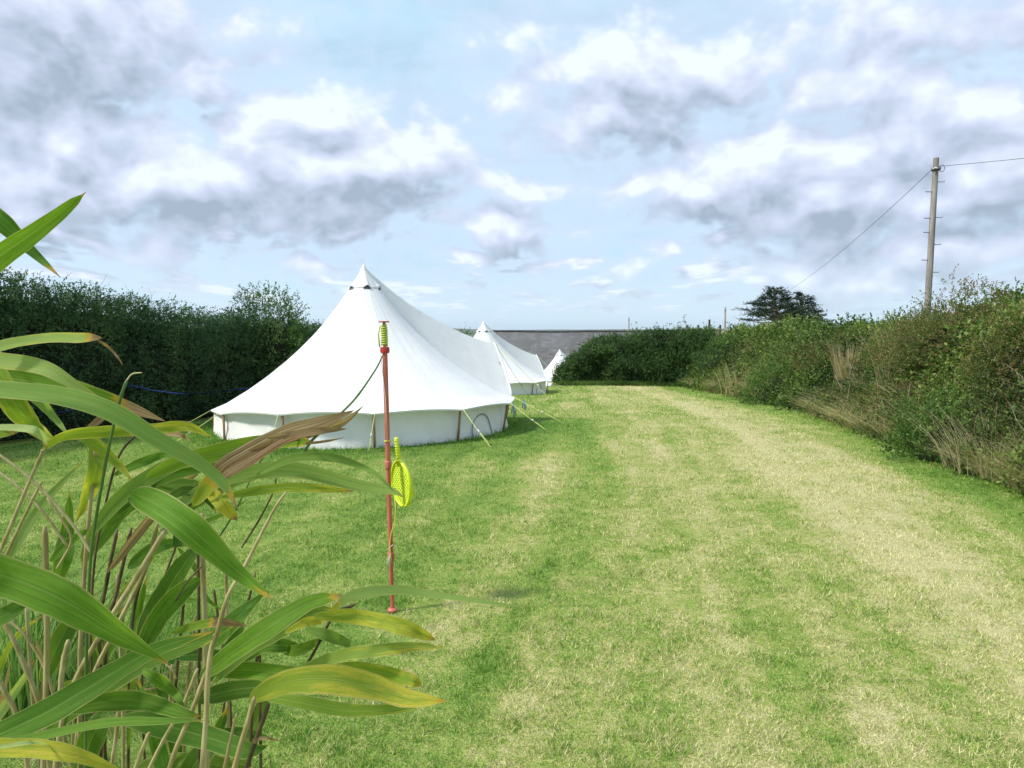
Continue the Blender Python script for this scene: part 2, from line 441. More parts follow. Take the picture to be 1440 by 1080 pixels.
def mat_grass():
    m, nt = new_mat('grass_blades')
    r = attr(nt, 'rnd').outputs['Fac']
    c, fine = lawn_color(nt, r)
    c = mix(nt, 1.0, c, ramp(nt, M(nt, 'FRACT', M(nt, 'MULTIPLY', r, 17.3)), [(0, (.38, .42, .34)), (.5, (.9, .92, .9)), (1, (1.38, 1.36, 1.3))]), 'MULTIPLY')
    a = pbsdf(nt, c, .6, .25)
    b = nd(nt, 'ShaderNodeBsdfTranslucent', {'Color': mix(nt, 1.0, c, (1.1, 1.15, .8), 'MULTIPLY')}).outputs[0]
    ms = nd(nt, 'ShaderNodeMixShader', {0: .35}); nt.links.new(a, ms.inputs[1]); nt.links.new(b, ms.inputs[2])
    out(nt, ms.outputs[0]); return m

# =================================================================== GROUND
def axis(fine0, fine1, step, lim0, lim1, g=1.25):
    a = list(np.arange(fine0, fine1 + 1e-6, step)); s = step; x = fine1
    while x < lim1: s *= g; x += s; a.append(min(x, lim1))
    s = step; x = fine0; b = []
    while x > lim0: s *= g; x -= s; b.append(max(x, lim0))
    return np.array(b[::-1] + a)
gxs = axis(-12, 14, .2, -3000, 3000); gys = axis(-2, 45, .25, -60, 2500)
X, Y = np.meshgrid(gxs, gys); Z = gz(X, Y)
nx, ny = len(gxs), len(gys)
i = np.arange(nx - 1)[None] + np.arange(ny - 1)[:, None] * nx
fc = np.stack([i, i + 1, i + nx + 1, i + nx], -1).reshape(-1, 4)
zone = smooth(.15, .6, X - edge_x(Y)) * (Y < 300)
zone = np.maximum(zone, smooth(38, 42, Y))
zone = np.where((Y > 45) & (X > edge_x(Y) + 6), 2.0, zone)
zone = np.where(Y > 110, 3.0, zone)
zone = np.where((Y > 38) & (X < 8), 3.0, zone)
M_TURF = mat_lawn()
ground = mesh_np('ground', np.stack([X.ravel(), Y.ravel(), Z.ravel()], 1), fc, M_TURF, attrs={'zone': zone.ravel()}, smooth_=True)
tag(ground, kind='structure')

# sea and far hills
m_sea, nt = new_mat('sea_water')
out(nt, pbsdf(nt, (.05, .10, .14), .25, .5, bump(nt, noise(nt, pos(nt), .05, 4), .4, 1)))
b = MB(); b.add([(-9000, 900, -24), (9000, 900, -24), (9000, 9000, -24), (-9000, 9000, -24)], [(0, 1, 2, 3)])
tag(b.build('sea', m_sea), kind='structure')
m_hill = simple_mat('far_hill', (.05, .08, .035), (.10, .12, .05), .9, .1, .004)
for (x0, x1, yy, hb, hv, sd, dep) in ((-6500, 6500, 6200, 34, 26, 5, 1200), (-5200, 900, 4800, 8, 24, 9, 700)):
    hx = np.linspace(x0, x1, 160); rows = []
    for t, hh in ((0, 0), (.25, .6), (.5, 1), (.75, .6), (1, 0)):
        h = -24 + hh * (24 + hb + (fbm(hx * .0009, hx * 0 + t * .3, sd, 4) - .5) * 2 * hv) * smooth(0, .08, (hx - x0) / (x1 - x0)) * smooth(0, .25, (x1 - hx) / (x1 - x0))
        rows.append(np.stack([hx, np.full_like(hx, yy + t * dep), h], 1))
    V = np.concatenate(rows); n = 160
    i = np.arange(n - 1)[None] + np.arange(4)[:, None] * n
    tag(mesh_np('hills', V, np.stack([i, i + 1, i + n + 1, i + n], -1).reshape(-1, 4), m_hill, smooth_=True), kind='structure')

# =================================================================== GRASS
def build_grass():
    N = 1150000
    y = np.exp(RNG.uniform(math.log(2.2), math.log(39), N))
    x = RNG.uniform(-1, 1, N) * (y * .75 + .6)
    k = (x < edge_x(y) + .25)
    k &= (x > np.interp(y, [2, 10.9, 14, 18, 24, 36], [-12, -7.6, -6, -4.7, -4.2, -12]) - .1)
    k &= ((x + 2.57) ** 2 + (y - 12.9) ** 2 > 2.3 ** 2)
    x, y = x[k], y[k]; N = len(x)
    z = gz(x, y)
    tall = fbm(x * 1.3, y * 1.3, 21) ; tall = .25 + .7 * tall + 1.3 * vnoise(x * 11, y * 11, 5) ** 1.5
    near_tent = smooth(3.1, 2.5, np.hypot(x + 2.57, y - 12.9)); e = smooth(-.5, .2, x - edge_x(y))
    L = (.021 + .0010 * y) * tall * RNG.uniform(.6, 1.3, N) * (1 + 1.3 * near_tent + 1.5 * e)
    W = .0022 + .00075 * y * RNG.uniform(.5, 1.2, N) * np.interp(y, [3, 12], [1, .75])
    lean = RNG.normal(0, 1.15, (N, 3)); lean[:, 2] = 0
    v, f, kk = blades(np.stack([x, y, z - .004], 1), lean, L, W)
    o = mesh_np('grass', v, f, mat_grass(), attrs={'rnd': np.repeat(RNG.uniform(0, 1, N), kk)})
    tag(o, 'mown lawn grass mixing green and straw-dry blades across the field', 'grass', kind='stuff')
build_grass()
# =================================================================== TENTS
def canvas_mat(name, c1, c2, trans=.25, bscale=9, bstr=.25, radial=False):
    m, nt = new_mat(name)
    o = objc(nt)
    f = noise(nt, o, 1.3, 4, .6); g = noise(nt, VM(nt, 'MULTIPLY', o, (1, 1, .5)), bscale, 4, .6); h = noise(nt, o, 400, 2)
    s = nd(nt, 'ShaderNodeSeparateXYZ', {0: o}).outputs[2]
    c = mix(nt, sstep(nt, f, .35, .7), c1, c2)
    spots = sstep(nt, noise(nt, o, 14, 2), .74, .80)
    low = sstep(nt, M(nt, 'MULTIPLY_ADD', g, .12, s), .22, .0)      # rain-splash dirt along the foot
    c = mix(nt, M(nt, 'MULTIPLY', spots, .18), c, (.35, .34, .26))
    c = mix(nt, M(nt, 'MULTIPLY', low, .35), c, (.33, .34, .22))
    hh = M(nt, 'MULTIPLY_ADD', h, .12, g)
    so_ = nd(nt, 'ShaderNodeSeparateXYZ', {0: o}); ang = M(nt, 'ARCTAN2', so_.outputs[1], so_.outputs[0])
    rad = M(nt, 'SQRT', M(nt, 'ADD', M(nt, 'MULTIPLY', so_.outputs[0], so_.outputs[0]), M(nt, 'MULTIPLY', so_.outputs[1], so_.outputs[1])))
    if radial:
        rv = nd(nt, 'ShaderNodeCombineXYZ', {0: M(nt, 'MULTIPLY', ang, 9.0), 1: M(nt, 'MULTIPLY', rad, .9), 2: 0.0}).outputs[0]
        wr_ = noise(nt, rv, 1.6, 4, .6)
        hh = M(nt, 'MULTIPLY_ADD', wr_, 2.2, hh)
        fs_ = M(nt, 'ABSOLUTE', M(nt, 'SUBTRACT', M(nt, 'FRACT', M(nt, 'MULTIPLY_ADD', ang, 180 / PI / 15, .5 - 29 / 15 + 40)), .5))
        sm = M(nt, 'MULTIPLY', sstep(nt, M(nt, 'MULTIPLY', fs_, rad), .035, .018), sstep(nt, rad, .25, .5))
        c = mix(nt, M(nt, 'MULTIPLY', sm, .22), c, (.55, .56, .58))
        hh = M(nt, 'MULTIPLY_ADD', sm, .5, hh)
    a = pbsdf(nt, c, .8, .15, bump(nt, hh, bstr, .03))
    b = nd(nt, 'ShaderNodeBsdfTranslucent', {'Color': c}).outputs[0]
    ms = nd(nt, 'ShaderNodeMixShader', {0: trans}); nt.links.new(a, ms.inputs[1]); nt.links.new(b, ms.inputs[2])
    out(nt, ms.outputs[0]); return m
M_ROOF = canvas_mat('white_canvas', (.86, .86, .85), (.83, .83, .825), .12, 5, .22, True)
M_WALL = canvas_mat('wall_canvas', (.91, .90, .88), (.87, .865, .85), .08, 7, .5)
M_CURT = canvas_mat('lace', (.74, .70, .71), (.55, .50, .55), .3, 20, .8)
M_SEAM = simple_mat('canvas_seam', (.66, .65, .62), (.55, .54, .50), .8)
M_PIPING = simple_mat('window_piping', (.16, .16, .17), (.26, .26, .26), .6)
M_TPOLE = simple_mat('varnished_wood', (.25, .15, .07), (.36, .24, .12), .55, .3, 12, .2, (1, 1, .1))
M_ROPE = simple_mat('guy_rope', (.62, .66, .22), (.50, .56, .20), .7, .2, 60)
M_PEG = simple_mat('steel_peg', (.40, .39, .36), (.25, .22, .19), .45, .5, 40, metal=.6)
M_DARK = simple_mat('dark_mesh', (.09, .09, .10), (.14, .14, .15), .9)
M_INNER = simple_mat('tent_groundsheet', (.30, .27, .23), (.2, .18, .16), .9)  # groundsheet colour, two browns mixed by noise

NP = 12; DOOR = R(29); DW = R(24); TR = 2.52; TH = 2.83; EH = .50
def dphi(phi):
    return (phi - DOOR + PI) % (2 * PI) - PI
POLEA = [DOOR + R(-105 + 30 * k) for k in (range(0, 13))]
def eave(phi):
    """r, z of the roof edge"""
    d = abs(dphi(phi))
    k = (dphi(phi) / R(30)); fr = k + .5 - math.floor(k + .5)       # poles sit at +-15, 45, 75 ... degrees from the door
    sc_ = math.sin(PI * fr) ** .8 if 0 <= fr <= 1 else 0
    lf = max(0, -math.cos(phi)) ** 2
    z = EH + .036 * sc_ + .04 * max(0, -math.sin(phi)) - .14 * lf; r = TR + .12 - .025 * sc_ - .12 * lf
    if d < R(15):
        t = 1 - d / R(15)
        z = EH + .99 * t ** .9; r = TR + .13 - .10 * t
    return r, z
PT = [0, .08, .155, .25, .343, .45, .53, .65, .765, .9, 1]
PH = [1, .867, .754, .62, .507, .395, .320, .218, .132, .045, 0]
def roof_pt(phi, t):
    r, z = eave(phi)
    k = (dphi(phi) / R(15)); seam = abs(k - round(k)) * 2            # 0 at seams, 1 between
    p = float(np.interp(t, PT, PH))
    sag = .002 * (seam - .5) * math.sin(PI * min(1, t * 1.0))
    return Vector((math.cos(phi) * r * t, math.sin(phi) * r * t, z + (TH - z) * p - sag * .5))
def make_tent():
    root = empty('bell_tent')
    # roof
    NA = 240; ts = [0.003] + [i / 30 for i in range(1, 31)]
    b = MB(); vs = []
    for t in ts:
        for k in range(NA): vs.append(roof_pt(2 * PI * k / NA, t))
    for k in range(NA):                                             # hem hanging just under the edge
        phi = 2 * PI * k / NA; r, z = eave(phi)
        vs.append(Vector((math.cos(phi) * (r - .004), math.sin(phi) * (r - .004), z - .022)))
    m = len(ts) + 1
    fs = [(i * NA + k, i * NA + (k + 1) % NA, (i + 1) * NA + (k + 1) % NA, (i + 1) * NA + k) for i in range(m - 1) for k in range(NA)]
    b.add([v for v in vs], [f[::-1] for f in fs])
    roof = sharp(b.build('roof', M_ROOF, root), 28)
    # seams lie on the roof: raised welts
    for k in range(24):
        phi = DOOR + R(15) * k
        if abs(dphi(phi)) < .01: r0 = .03
        sb = MB()
        sb.tube([roof_pt(phi, t) + Vector((0, 0, .001)) for t in np.linspace(.1, .985, 20)], .002, 4, False)
        sb.build('seam', M_SEAM if False else M_ROOF, roof)
    # cap with four arched vents
    b = MB(); NC = 96; prof = [(0.0, .03), (.22, .0), (.55, .0), (1, .0)]
    def cap_pt(phi, t, lift=.022):
        vent = max(0, math.cos(6 * (phi + R(68)))) ** 1.5
        tt = .012 + t * .095
        p = roof_pt(phi, tt); q = (t ** 2.5)
        p += Vector((math.cos(phi), math.sin(phi), .2)) * (.003 + lift * q * (.04 + vent)) + Vector((0, 0, .045 * vent * q))
        return p
    vs = []
    for t in (0, .25, .5, .75, .9, 1.0):
        for k in range(NC): vs.append(cap_pt(2 * PI * k / NC, t))
    for k in range(NC): vs.append(cap_pt(2 * PI * k / NC, 1.0) - Vector((math.cos(2 * PI * k / NC), math.sin(2 * PI * k / NC), .5)) * .006)
    fs = [(i * NC + k, (i + 1) * NC + k, (i + 1) * NC + (k + 1) % NC, i * NC + (k + 1) % NC) for i in range(6) for k in range(NC)]
    b.add(vs, fs)
    cap = b.build('cap', M_ROOF, root)
    b = MB(); b.lathe([(0, .022), (.014, .018), (.026, -.01), (.045, -.045), (.062, -.09)], 16, (0, 0, TH + .005)); b.build('cap_tip', M_ROOF, cap)
    for k in range(6):
        vb = MB(); c = []
        ph0 = -R(68) + k * PI / 3
        rows = []
        for i in range(9):
            a = ph0 + R(24) * (i / 8 - .5)
            top = math.sin(PI * i / 8)
            rows.append((a, .094, .105 + .0 * top)); 
        vv = []
        for (a, t0, t1) in rows:
            tp = math.sin(PI * min(1, max(0, (a - ph0) / R(24) + .5)))
            s0 = roof_pt(a, .112); s1 = roof_pt(a, .108 - .034 * tp)
            o_ = Vector((math.cos(a), math.sin(a), .4)) * .006
            vv += [s0 + o_, s1 + o_]
        vb.add(vv, [(2 * i, 2 * i + 2, 2 * i + 3, 2 * i + 1) for i in range(8)])
        vb.build('vent', M_DARK, cap)
    # wall (an opening under the door arch)
    b = MB(); NA = 288; hs = [0, .12, .3, .5, .7, .88, 1]
    vs = []; ok = []
    for h in hs:
        for k in range(NA):
            phi = 2 * PI * k / NA; r, z = eave(phi); d = dphi(phi)
            kk = d / R(30); fr = kk + .5 - math.floor(kk + .5); bel = math.sin(PI * fr)
            rr = TR - .05 - .035 * bel * math.sin(PI * min(1, h * 1.0)) + .012 * math.sin(phi * 61 + h * 3) * (1 - h) * .7 + .010 * math.sin(phi * 23 + h * 5) + .03 * (1 - h)
            zt = min(z, EH + .08) + .02
            vs.append((math.cos(phi) * rr, math.sin(phi) * rr, zt * h - .02 + .012 * math.sin(phi * 37) * (1 - h)))
    for i in range(len(hs) - 1):
        for k in range(NA):
            if abs(dphi(2 * PI * (k + .5) / NA)) < R(9): continue
            b_ = (i * NA + k, i * NA + (k + 1) % NA, (i + 1) * NA + (k + 1) % NA, (i + 1) * NA + k); ok.append(b_)
    b.add(vs, ok); wall = b.build('wall', M_WALL, root)
    # arched windows sewn in the wall, on both sides of the door
    for wd in (R(-61), R(61)):
        b = MB(); pts = []
        for i in range(25):
            a = PI * i / 24; pts.append((math.cos(a) * .27, .07 + math.sin(a) ** .8 * .33))
        def wp(lx, lz, o_=.012):
            phi = DOOR + wd + lx / TR
            kk = dphi(phi) / R(30); fr = kk + .5 - math.floor(kk + .5)
            r = TR - .05 - .035 * math.sin(PI * fr) * math.sin(PI * min(1, lz / .5)) + .03 * (1 - lz / .5) + o_ + .004
            return Vector((math.cos(phi) * r, math.sin(phi) * r, lz))
        b.tube([wp(x, z, .008) for x, z in pts], .0085, 5)
        b.build('window', M_PIPING, wall)
    # door flaps: gathered cloth on both sides of the A-frame opening, inside the arch
    apex = roof_pt(DOOR, 1.0); apex.z -= .04
    for sgn in (-1, 1):
        b = MB(); rows = 26; cols = 14; vs = []
        for i in range(rows):
            t = i / (rows - 1)
            phi0 = DOOR + sgn * R(15) * t ** .95
            r0, z0 = eave(phi0)
            top = Vector((math.cos(phi0) * (r0 - .06), math.sin(phi0) * (r0 - .06), 0))
            zt = eave(phi0)[1] - .02
            for j in range(cols):
                s = j / (cols - 1)
                fold = .025 * math.sin(t * 26 + s * 2) * (.3 + s)
                rr = (r0 - .06) + fold - (TR - .0 - (TR - .06)) * s
                rr = rr * (1 - s) + (TR - .04 + fold) * s
                vs.append((math.cos(phi0) * rr, math.sin(phi0) * rr, zt * (1 - s)))
        fs = [(i * cols + j, i * cols + j + 1, (i + 1) * cols + j + 1, (i + 1) * cols + j) for i in range(int(rows * .38), rows - 1) for j in range(cols - 1)]
        b.add(vs, fs); b.build('door_flap', M_ROOF, root)
    # rolled welt round the door arch, lace drape inside it
    b = MB(); b.tube([Vector((math.cos(DOOR + R(a)) * (eave(DOOR + R(a))[0] + .0), math.sin(DOOR + R(a)) * (eave(DOOR + R(a))[0]), eave(DOOR + R(a))[1] - .01)) for a in np.linspace(-15, 15, 25)], .022, 8)
    b.build('door_hem', M_ROOF, root)
    b = MB(); vs = []; rows = 18; cols = 16
    for i in range(rows):
        t = i / (rows - 1)
        for j in range(cols):
            s = j / (cols - 1)
            ang = DOOR + R(-7 + 6 * s * (1 - .5 * math.sin(PI * t)))
            r = TR - .02 + .10 * math.sin(t * PI * .8) + .025 * math.sin(s * 22 + t * 4)
            vs.append((math.cos(ang) * r, math.sin(ang) * r, 1.12 - 1.05 * t + .03 * math.sin(s * 9)))
    b.add(vs, [(i * cols + j, i * cols + j + 1, (i + 1) * cols + j + 1, (i + 1) * cols + j) for i in range(rows - 1) for j in range(cols - 1)])
    b.build('lace_drape', M_CURT, root)
    # groundsheet seen through the door
    b = MB(); b.lathe([(0, .012), (TR - .06, .012)], 48); b.build('groundsheet', M_INNER, root)
    b = MB(); b.tube([(0, 0, 0), (0, 0, TH)], .02, 8); b.build('centre_pole', M_TPOLE, root)
    # eave poles, guy ropes with runners and pegs
    for k in range(NP):
        phi = DOOR + R(15) + k * R(30)
        r, z = eave(phi)
        c, s = math.cos(phi), math.sin(phi)
        pb = MB(); lean_ = R(random.uniform(-2.2, 2.2))
        pb.tube([(c * (TR - .01), s * (TR - .01), -.03), (math.cos(phi + lean_ * .3) * (r - .045), math.sin(phi + lean_ * .3) * (r - .045), z - .0)], .019, 8)
        pb.build('wall_pole', M_TPOLE, root)
        reach = TR + random.uniform(.62, .95) if not (R(14) < abs(dphi(phi)) < R(16)) else TR + 1.05
        if abs(phi - DOOR - R(255)) < .05: reach = TR + .40
        aa = phi + R(random.uniform(-3, 3)) + (R(-8) if abs(dphi(phi) + R(15)) < .02 else 0)
        a0 = Vector((c * (r + .005), s * (r + .005), z + .01)); a1 = Vector((math.cos(aa) * reach, math.sin(aa) * reach, .03))
        rb = MB(); mid = a0.lerp(a1, .5) - Vector((0, 0, .012))
        rb.tube([a0, mid, a1], .0052, 5)
        side = Vector((-s, c, 0)) * .018
        rb.tube([a0.lerp(a1, .55), a0.lerp(a1, .8) + side, a1], .0042, 5)
        g = rb.build('guy_rope', M_ROPE, root)
        q = MB(); dd = (a1 - a0).normalized(); pq = a0.lerp(a1, .56)
        q.tube([pq - dd * .03, pq + dd * .03], .011, 6); q.build('runner', M_SEAM, g)
        q = MB(); od = Vector((math.cos(aa), math.sin(aa), 0))
        q.tube([a1 + Vector((0, 0, -.10)) - od * .03, a1 + Vector((0, 0, .03)) + od * .01, a1 + Vector((0, 0, .045)) - od * .012, a1 + Vector((0, 0, .03)) - od * .02], .005, 6)
        q.build('peg', M_PEG, root)
    # front guy lines from the door apex
    for sgn in (-1, 1):
        a0 = roof_pt(DOOR, 1.0) + Vector((0, 0, .0)); aa = DOOR + sgn * R(9)
        a1 = Vector((math.cos(aa) * (TR + 1.45), math.sin(aa) * (TR + 1.45), .03))
        rb = MB(); rb.tube([a0, a0.lerp(a1, .5) - Vector((0, 0, .03)), a1], .0048, 5); g = rb.build('guy_rope', M_ROPE, root)
        q = MB(); q.tube([a0.lerp(a1, .55), a0.lerp(a1, .60)], .011, 6); q.build('runner', M_SEAM, g)
        q = MB(); q.tube([a1 + Vector((0, 0, -.1)), a1 + Vector((0, 0, .04))], .006, 6); q.build('peg', M_PEG, root)
    return root
T1 = (-2.57, 12.92)
t1 = make_tent(); t1.location = (*T1, gzf(*T1) - .0)
tag(t1, 'largest white canvas bell tent, nearest the camera, with arched window piping on its low wall', 'tent', 'white bell tents in a row along the lawn')
T2 = ((680 - 720) / F * 29.3, 29.3)
t2 = copy_tree(t1, loc=(*T2, gzf(*T2) - .02), rz=R(4))
tag(t2, 'white bell tent second in the row, half hidden behind the largest tent', 'tent')
T3 = ((787 - 720) / F * 49, 49)
t3 = copy_tree(t1, loc=(*T3, gzf(*T3)), rz=R(-5))
tag(t3, 'farthest bell tent, only its small white peak showing above the dark hedge', 'tent')

# tassels hanging on the door ropes of the first tent
m_teal = simple_mat('teal_cloth', (.30, .55, .55), (.62, .74, .72), .8, .1, 30)
for i, (px, py, h) in enumerate(((722, 566, .26), (737, 562, .20))):
    p = at(px, py, 13.3 if i == 0 else 14.2)
    b = MB()
    for k in range(5):
        a = k * 1.3; q = Vector((.02 * math.cos(a), .02 * math.sin(a), 0))
        b.tube([p, p + q * 1.2 - Vector((0, 0, h * .4)), p + q * 2.2 - Vector((0, 0, h * (.85 + .15 * math.sin(k * 2))))], [.008, .013, .010], 5)
    o = b.build('ribbon', m_teal)
    tag(o, ['teal and white ribbon tied to the rope beside the tent door', 'smaller pale ribbon hanging just behind the one by the tent door'][i], 'ribbon', 'ribbons by the tent door')

# =================================================================== LEFT HEDGE
HP = [(-11.5, 2.5, 2.65), (-9.4, 7, 2.62), (-7.5, 10.9, 2.32), (-6.05, 14.3, 1.84), (-4.9, 18, 1.62), (-4.3, 22, 1.52), (-4.0, 25, 1.45)]
def hedge_at(s):
    """s array 0..1 -> x,y,top z, normal(x,y) pointing to the lawn"""
    pts = np.array(HP); d = np.r_[0, np.cumsum(np.hypot(np.diff(pts[:, 0]), np.diff(pts[:, 1])))]
    q = s * d[-1]
    f = lambda k, q: sum(np.interp(q + o, d, pts[:, k]) for o in (-.8, 0, .8)) / 3
    x, y, z = f(0, q), f(1, q), f(2, q)
    x2, y2 = f(0, q + .05), f(1, q + .05); tx, ty = x2 - x, y2 - y
    l = np.hypot(tx, ty) + 1e-9; return x, y, z, ty / l, -tx / l, q
M_HEDGE = foliage_mat('hedge_leaves', [(0, (.011, .034, .018)), (.4, (.032, .085, .038)), (.7, (.075, .155, .05)), (1, (.17, .23, .07))], 1.1, .25, .45, .35, .5, .5, .3)
M_TWIG = simple_mat('twig_bark', (.10, .07, .045), (.20, .16, .11), .8, .1, 30)
M_CORE = simple_mat('light_block_dark', (.012, .020, .010), (.03, .035, .018), .95, .05, 9)  # dark filling for the added cores that block light between leaves
def hedge_left():
    root = empty('hedge', (-6.05, 14.3, 0))
    # opaque dark core added to keep light from leaking through
    ns = 120; s = np.linspace(0, 1, ns); x, y, z, nx_, ny_, q = hedge_at(s)
    rows = []
    gr = gz(x, y)
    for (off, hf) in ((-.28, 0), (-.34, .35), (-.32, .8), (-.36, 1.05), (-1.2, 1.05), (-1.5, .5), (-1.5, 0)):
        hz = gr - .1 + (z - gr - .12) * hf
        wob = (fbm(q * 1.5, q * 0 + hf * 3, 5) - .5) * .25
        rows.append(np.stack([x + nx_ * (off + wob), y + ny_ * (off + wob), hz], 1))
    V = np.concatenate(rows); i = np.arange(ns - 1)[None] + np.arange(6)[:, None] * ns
    c = mesh_np('light_block_core', V - np.array(root.location), np.stack([i, i + 1, i + ns + 1, i + ns], -1).reshape(-1, 4), M_CORE, root, smooth_=True)
    # leaves
    def leafset(N, mode):
        s = RNG.uniform(0, 1, N); x, y, z, nx_, ny_, q = hedge_at(s); g = gz(x, y)
        if mode == 'face':
            h = RNG.uniform(0, 1.10, N)
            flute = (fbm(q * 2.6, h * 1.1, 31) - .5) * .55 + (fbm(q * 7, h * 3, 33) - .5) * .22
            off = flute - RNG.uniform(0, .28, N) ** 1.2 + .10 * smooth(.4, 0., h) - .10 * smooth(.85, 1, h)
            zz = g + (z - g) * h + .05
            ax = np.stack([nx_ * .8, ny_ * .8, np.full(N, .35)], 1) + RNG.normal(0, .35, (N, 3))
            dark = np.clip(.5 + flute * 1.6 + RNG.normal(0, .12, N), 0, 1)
        else:
            w_ = RNG.uniform(0, 1, N) ** 1.9; off = -w_ * 1.5 + .0
            bumpz = (fbm(q * 1.4, w_ * 2, 41) - .5) * .22 + (fbm(q * 5, w_ * 4, 43) - .45) * .22
            zz = z + bumpz - RNG.uniform(-.03, .55, N)
            ax = np.stack([nx_ * .2, ny_ * .2, np.full(N, 1.)], 1) + RNG.normal(0, .3, (N, 3))
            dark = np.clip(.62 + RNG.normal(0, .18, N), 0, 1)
        p = np.stack([x + nx_ * off, y + ny_ * off, zz], 1)
        return p, ax, dark
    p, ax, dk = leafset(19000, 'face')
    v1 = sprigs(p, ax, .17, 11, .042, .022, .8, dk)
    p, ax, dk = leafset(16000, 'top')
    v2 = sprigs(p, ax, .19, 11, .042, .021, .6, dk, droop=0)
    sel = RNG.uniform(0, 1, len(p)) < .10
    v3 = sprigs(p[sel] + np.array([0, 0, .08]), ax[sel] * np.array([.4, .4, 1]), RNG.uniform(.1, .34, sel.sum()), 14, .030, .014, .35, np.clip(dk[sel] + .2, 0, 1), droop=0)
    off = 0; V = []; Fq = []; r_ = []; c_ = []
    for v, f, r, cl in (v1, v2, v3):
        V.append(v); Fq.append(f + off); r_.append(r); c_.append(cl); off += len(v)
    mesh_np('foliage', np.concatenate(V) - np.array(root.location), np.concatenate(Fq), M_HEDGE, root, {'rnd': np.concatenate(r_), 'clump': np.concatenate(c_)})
    # twigs poking out of the face
    N = 500; p, ax, dk = leafset(N, 'face')
    b = MB()
    for k in range(N):
        a = Vector(p[k]) - Vector(root.location); d = Vector(ax[k]).normalized() + Vector((0, 0, .4)); L = random.uniform(.08, .3)
        b.tube([a, a + d * L * .5 + Vector((random.uniform(-.03, .03), 0, 0)), a + d * L], [.003, .0024, .001], 4, False)
    b.build('twigs', M_TWIG, root)['kind'] = 'stuff'
    return root
hl = hedge_left()
tag(hl, 'tall dense dark green clipped hedge on the left behind the largest tent', 'hedge')

# blob-shaped shrubs and trees built of limbs and leaves ---------------------------------
def shrub(name, centre, rad, nspr, leaf, mat, label, cat, k=10, trunk_h=None, rng=RNG, lump=.35, twigm=None, top=0.0, spread=.8, group=None, core=True, sprig_len=None, lift=0.0):
    """centre = base on the ground; rad = (rx, ry, height)"""
    root = empty(name, centre)
    rx, ry, H = rad
    # lumpy dome: directions with noise radius
    u = rng.normal(0, 1, (nspr, 3)); u[:, 2] = u[:, 2] if lift else np.abs(u[:, 2]) * .9 - .15; u = unit(u)
    az = np.arctan2(u[:, 1], u[:, 0]); 
    n = 1 + (fbm(az * 1.6 + 9, u[:, 2] * 3, int(centre[0] * 7) % 97, 3) - .5) * 2 * lump
    depth = 1 - rng.uniform(0, 1, nspr) ** 2.2 * .45
    p = u * n[:, None] * depth[:, None] * np.array([rx, ry, H * .98])
    if lift:
        p[:, 2] = u[:, 2] * n * depth * (H - lift)
        p[:, 2] += lift
    p[:, 2] = np.clip(p[:, 2], 0, None)
    ax = u * .9 + np.array([0, 0, .5]) + rng.normal(0, .35, u.shape)
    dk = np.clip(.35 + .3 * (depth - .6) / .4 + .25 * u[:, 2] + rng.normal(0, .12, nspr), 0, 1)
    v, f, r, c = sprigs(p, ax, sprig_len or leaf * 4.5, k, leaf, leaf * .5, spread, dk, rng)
    v[:, 2] = np.maximum(v[:, 2], -.1)
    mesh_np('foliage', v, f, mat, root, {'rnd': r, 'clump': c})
    if core:
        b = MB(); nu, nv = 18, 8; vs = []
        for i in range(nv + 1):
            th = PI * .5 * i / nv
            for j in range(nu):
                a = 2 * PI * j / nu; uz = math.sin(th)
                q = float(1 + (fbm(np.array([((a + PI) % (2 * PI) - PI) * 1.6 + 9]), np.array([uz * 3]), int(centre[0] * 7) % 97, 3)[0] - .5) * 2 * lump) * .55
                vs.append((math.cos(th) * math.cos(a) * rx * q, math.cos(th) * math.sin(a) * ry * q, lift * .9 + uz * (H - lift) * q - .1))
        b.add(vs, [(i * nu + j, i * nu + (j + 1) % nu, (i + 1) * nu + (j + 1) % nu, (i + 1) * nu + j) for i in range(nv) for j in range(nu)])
        b.build('light_block_core', M_CORE, root)  # added dark dome, stops light passing through the shrub
    b = MB(); 
    for k_ in range(16):
        j = rng.integers(0, nspr); q = Vector(p[j]) 
        b.tube([Vector((q.x * .08, q.y * .08, -.1)), q * .5 + Vector((0, 0, .1 * H)), q * 1.02], [.012 * H + .004, .007 * H, .0025], 5, False)
    b.build('stems', twigm or M_TWIG, root)
    tag(root, label, cat, group)
    return root
M_BUSH = foliage_mat('bush_leaves', [(0, (.022, .052, .012)), (.45, (.065, .135, .026)), (.75, (.14, .23, .05)), (1, (.24, .32, .10))], .9, .3)
M_DKBUSH = foliage_mat('dark_bush_leaves', [(0, (.017, .042, .012)), (.5, (.050, .11, .027)), (.8, (.105, .185, .043)), (1, (.20, .28, .08))], .7, .2)
M_HAW = foliage_mat('hawthorn_leaves', [(0, (.035, .055, .018)), (.40, (.09, .13, .034)), (.62, (.17, .18, .055)), (.82, (.26, .14, .07)), (1, (.36, .17, .11))], 1.6, .3)
M_OLIVE = foliage_mat('olive_leaves', [(0, (.025, .045, .014)), (.4, (.06, .10, .025)), (.7, (.12, .16, .045)), (1, (.22, .22, .08))], .8, .3, tint=((.9, .52, .62), (.16, .12, .05)))

def P3(px, py, Y, sink=0):
    p = at(px, py, Y); return p
# leafy tree rising from the left hedge
shrub('hazel_tree', ((372 - 720) / F * 16.6, 16.6, gzf(-5.6, 16.6)), (.95, .8, 2.55), 2000, .055, M_DKBUSH, 'leafy mid green tree rising above the dark left hedge', 'tree', lump=.45, lift=1.55)
shrub('elder_tree', ((650 - 720) / F * 34, 34, gzf(-2.2, 34)), (.42, .5, 2.45), 420, .08, M_DKBUSH, 'small dark tree top peeking between the two nearest tents', 'tree', lift=1.8)

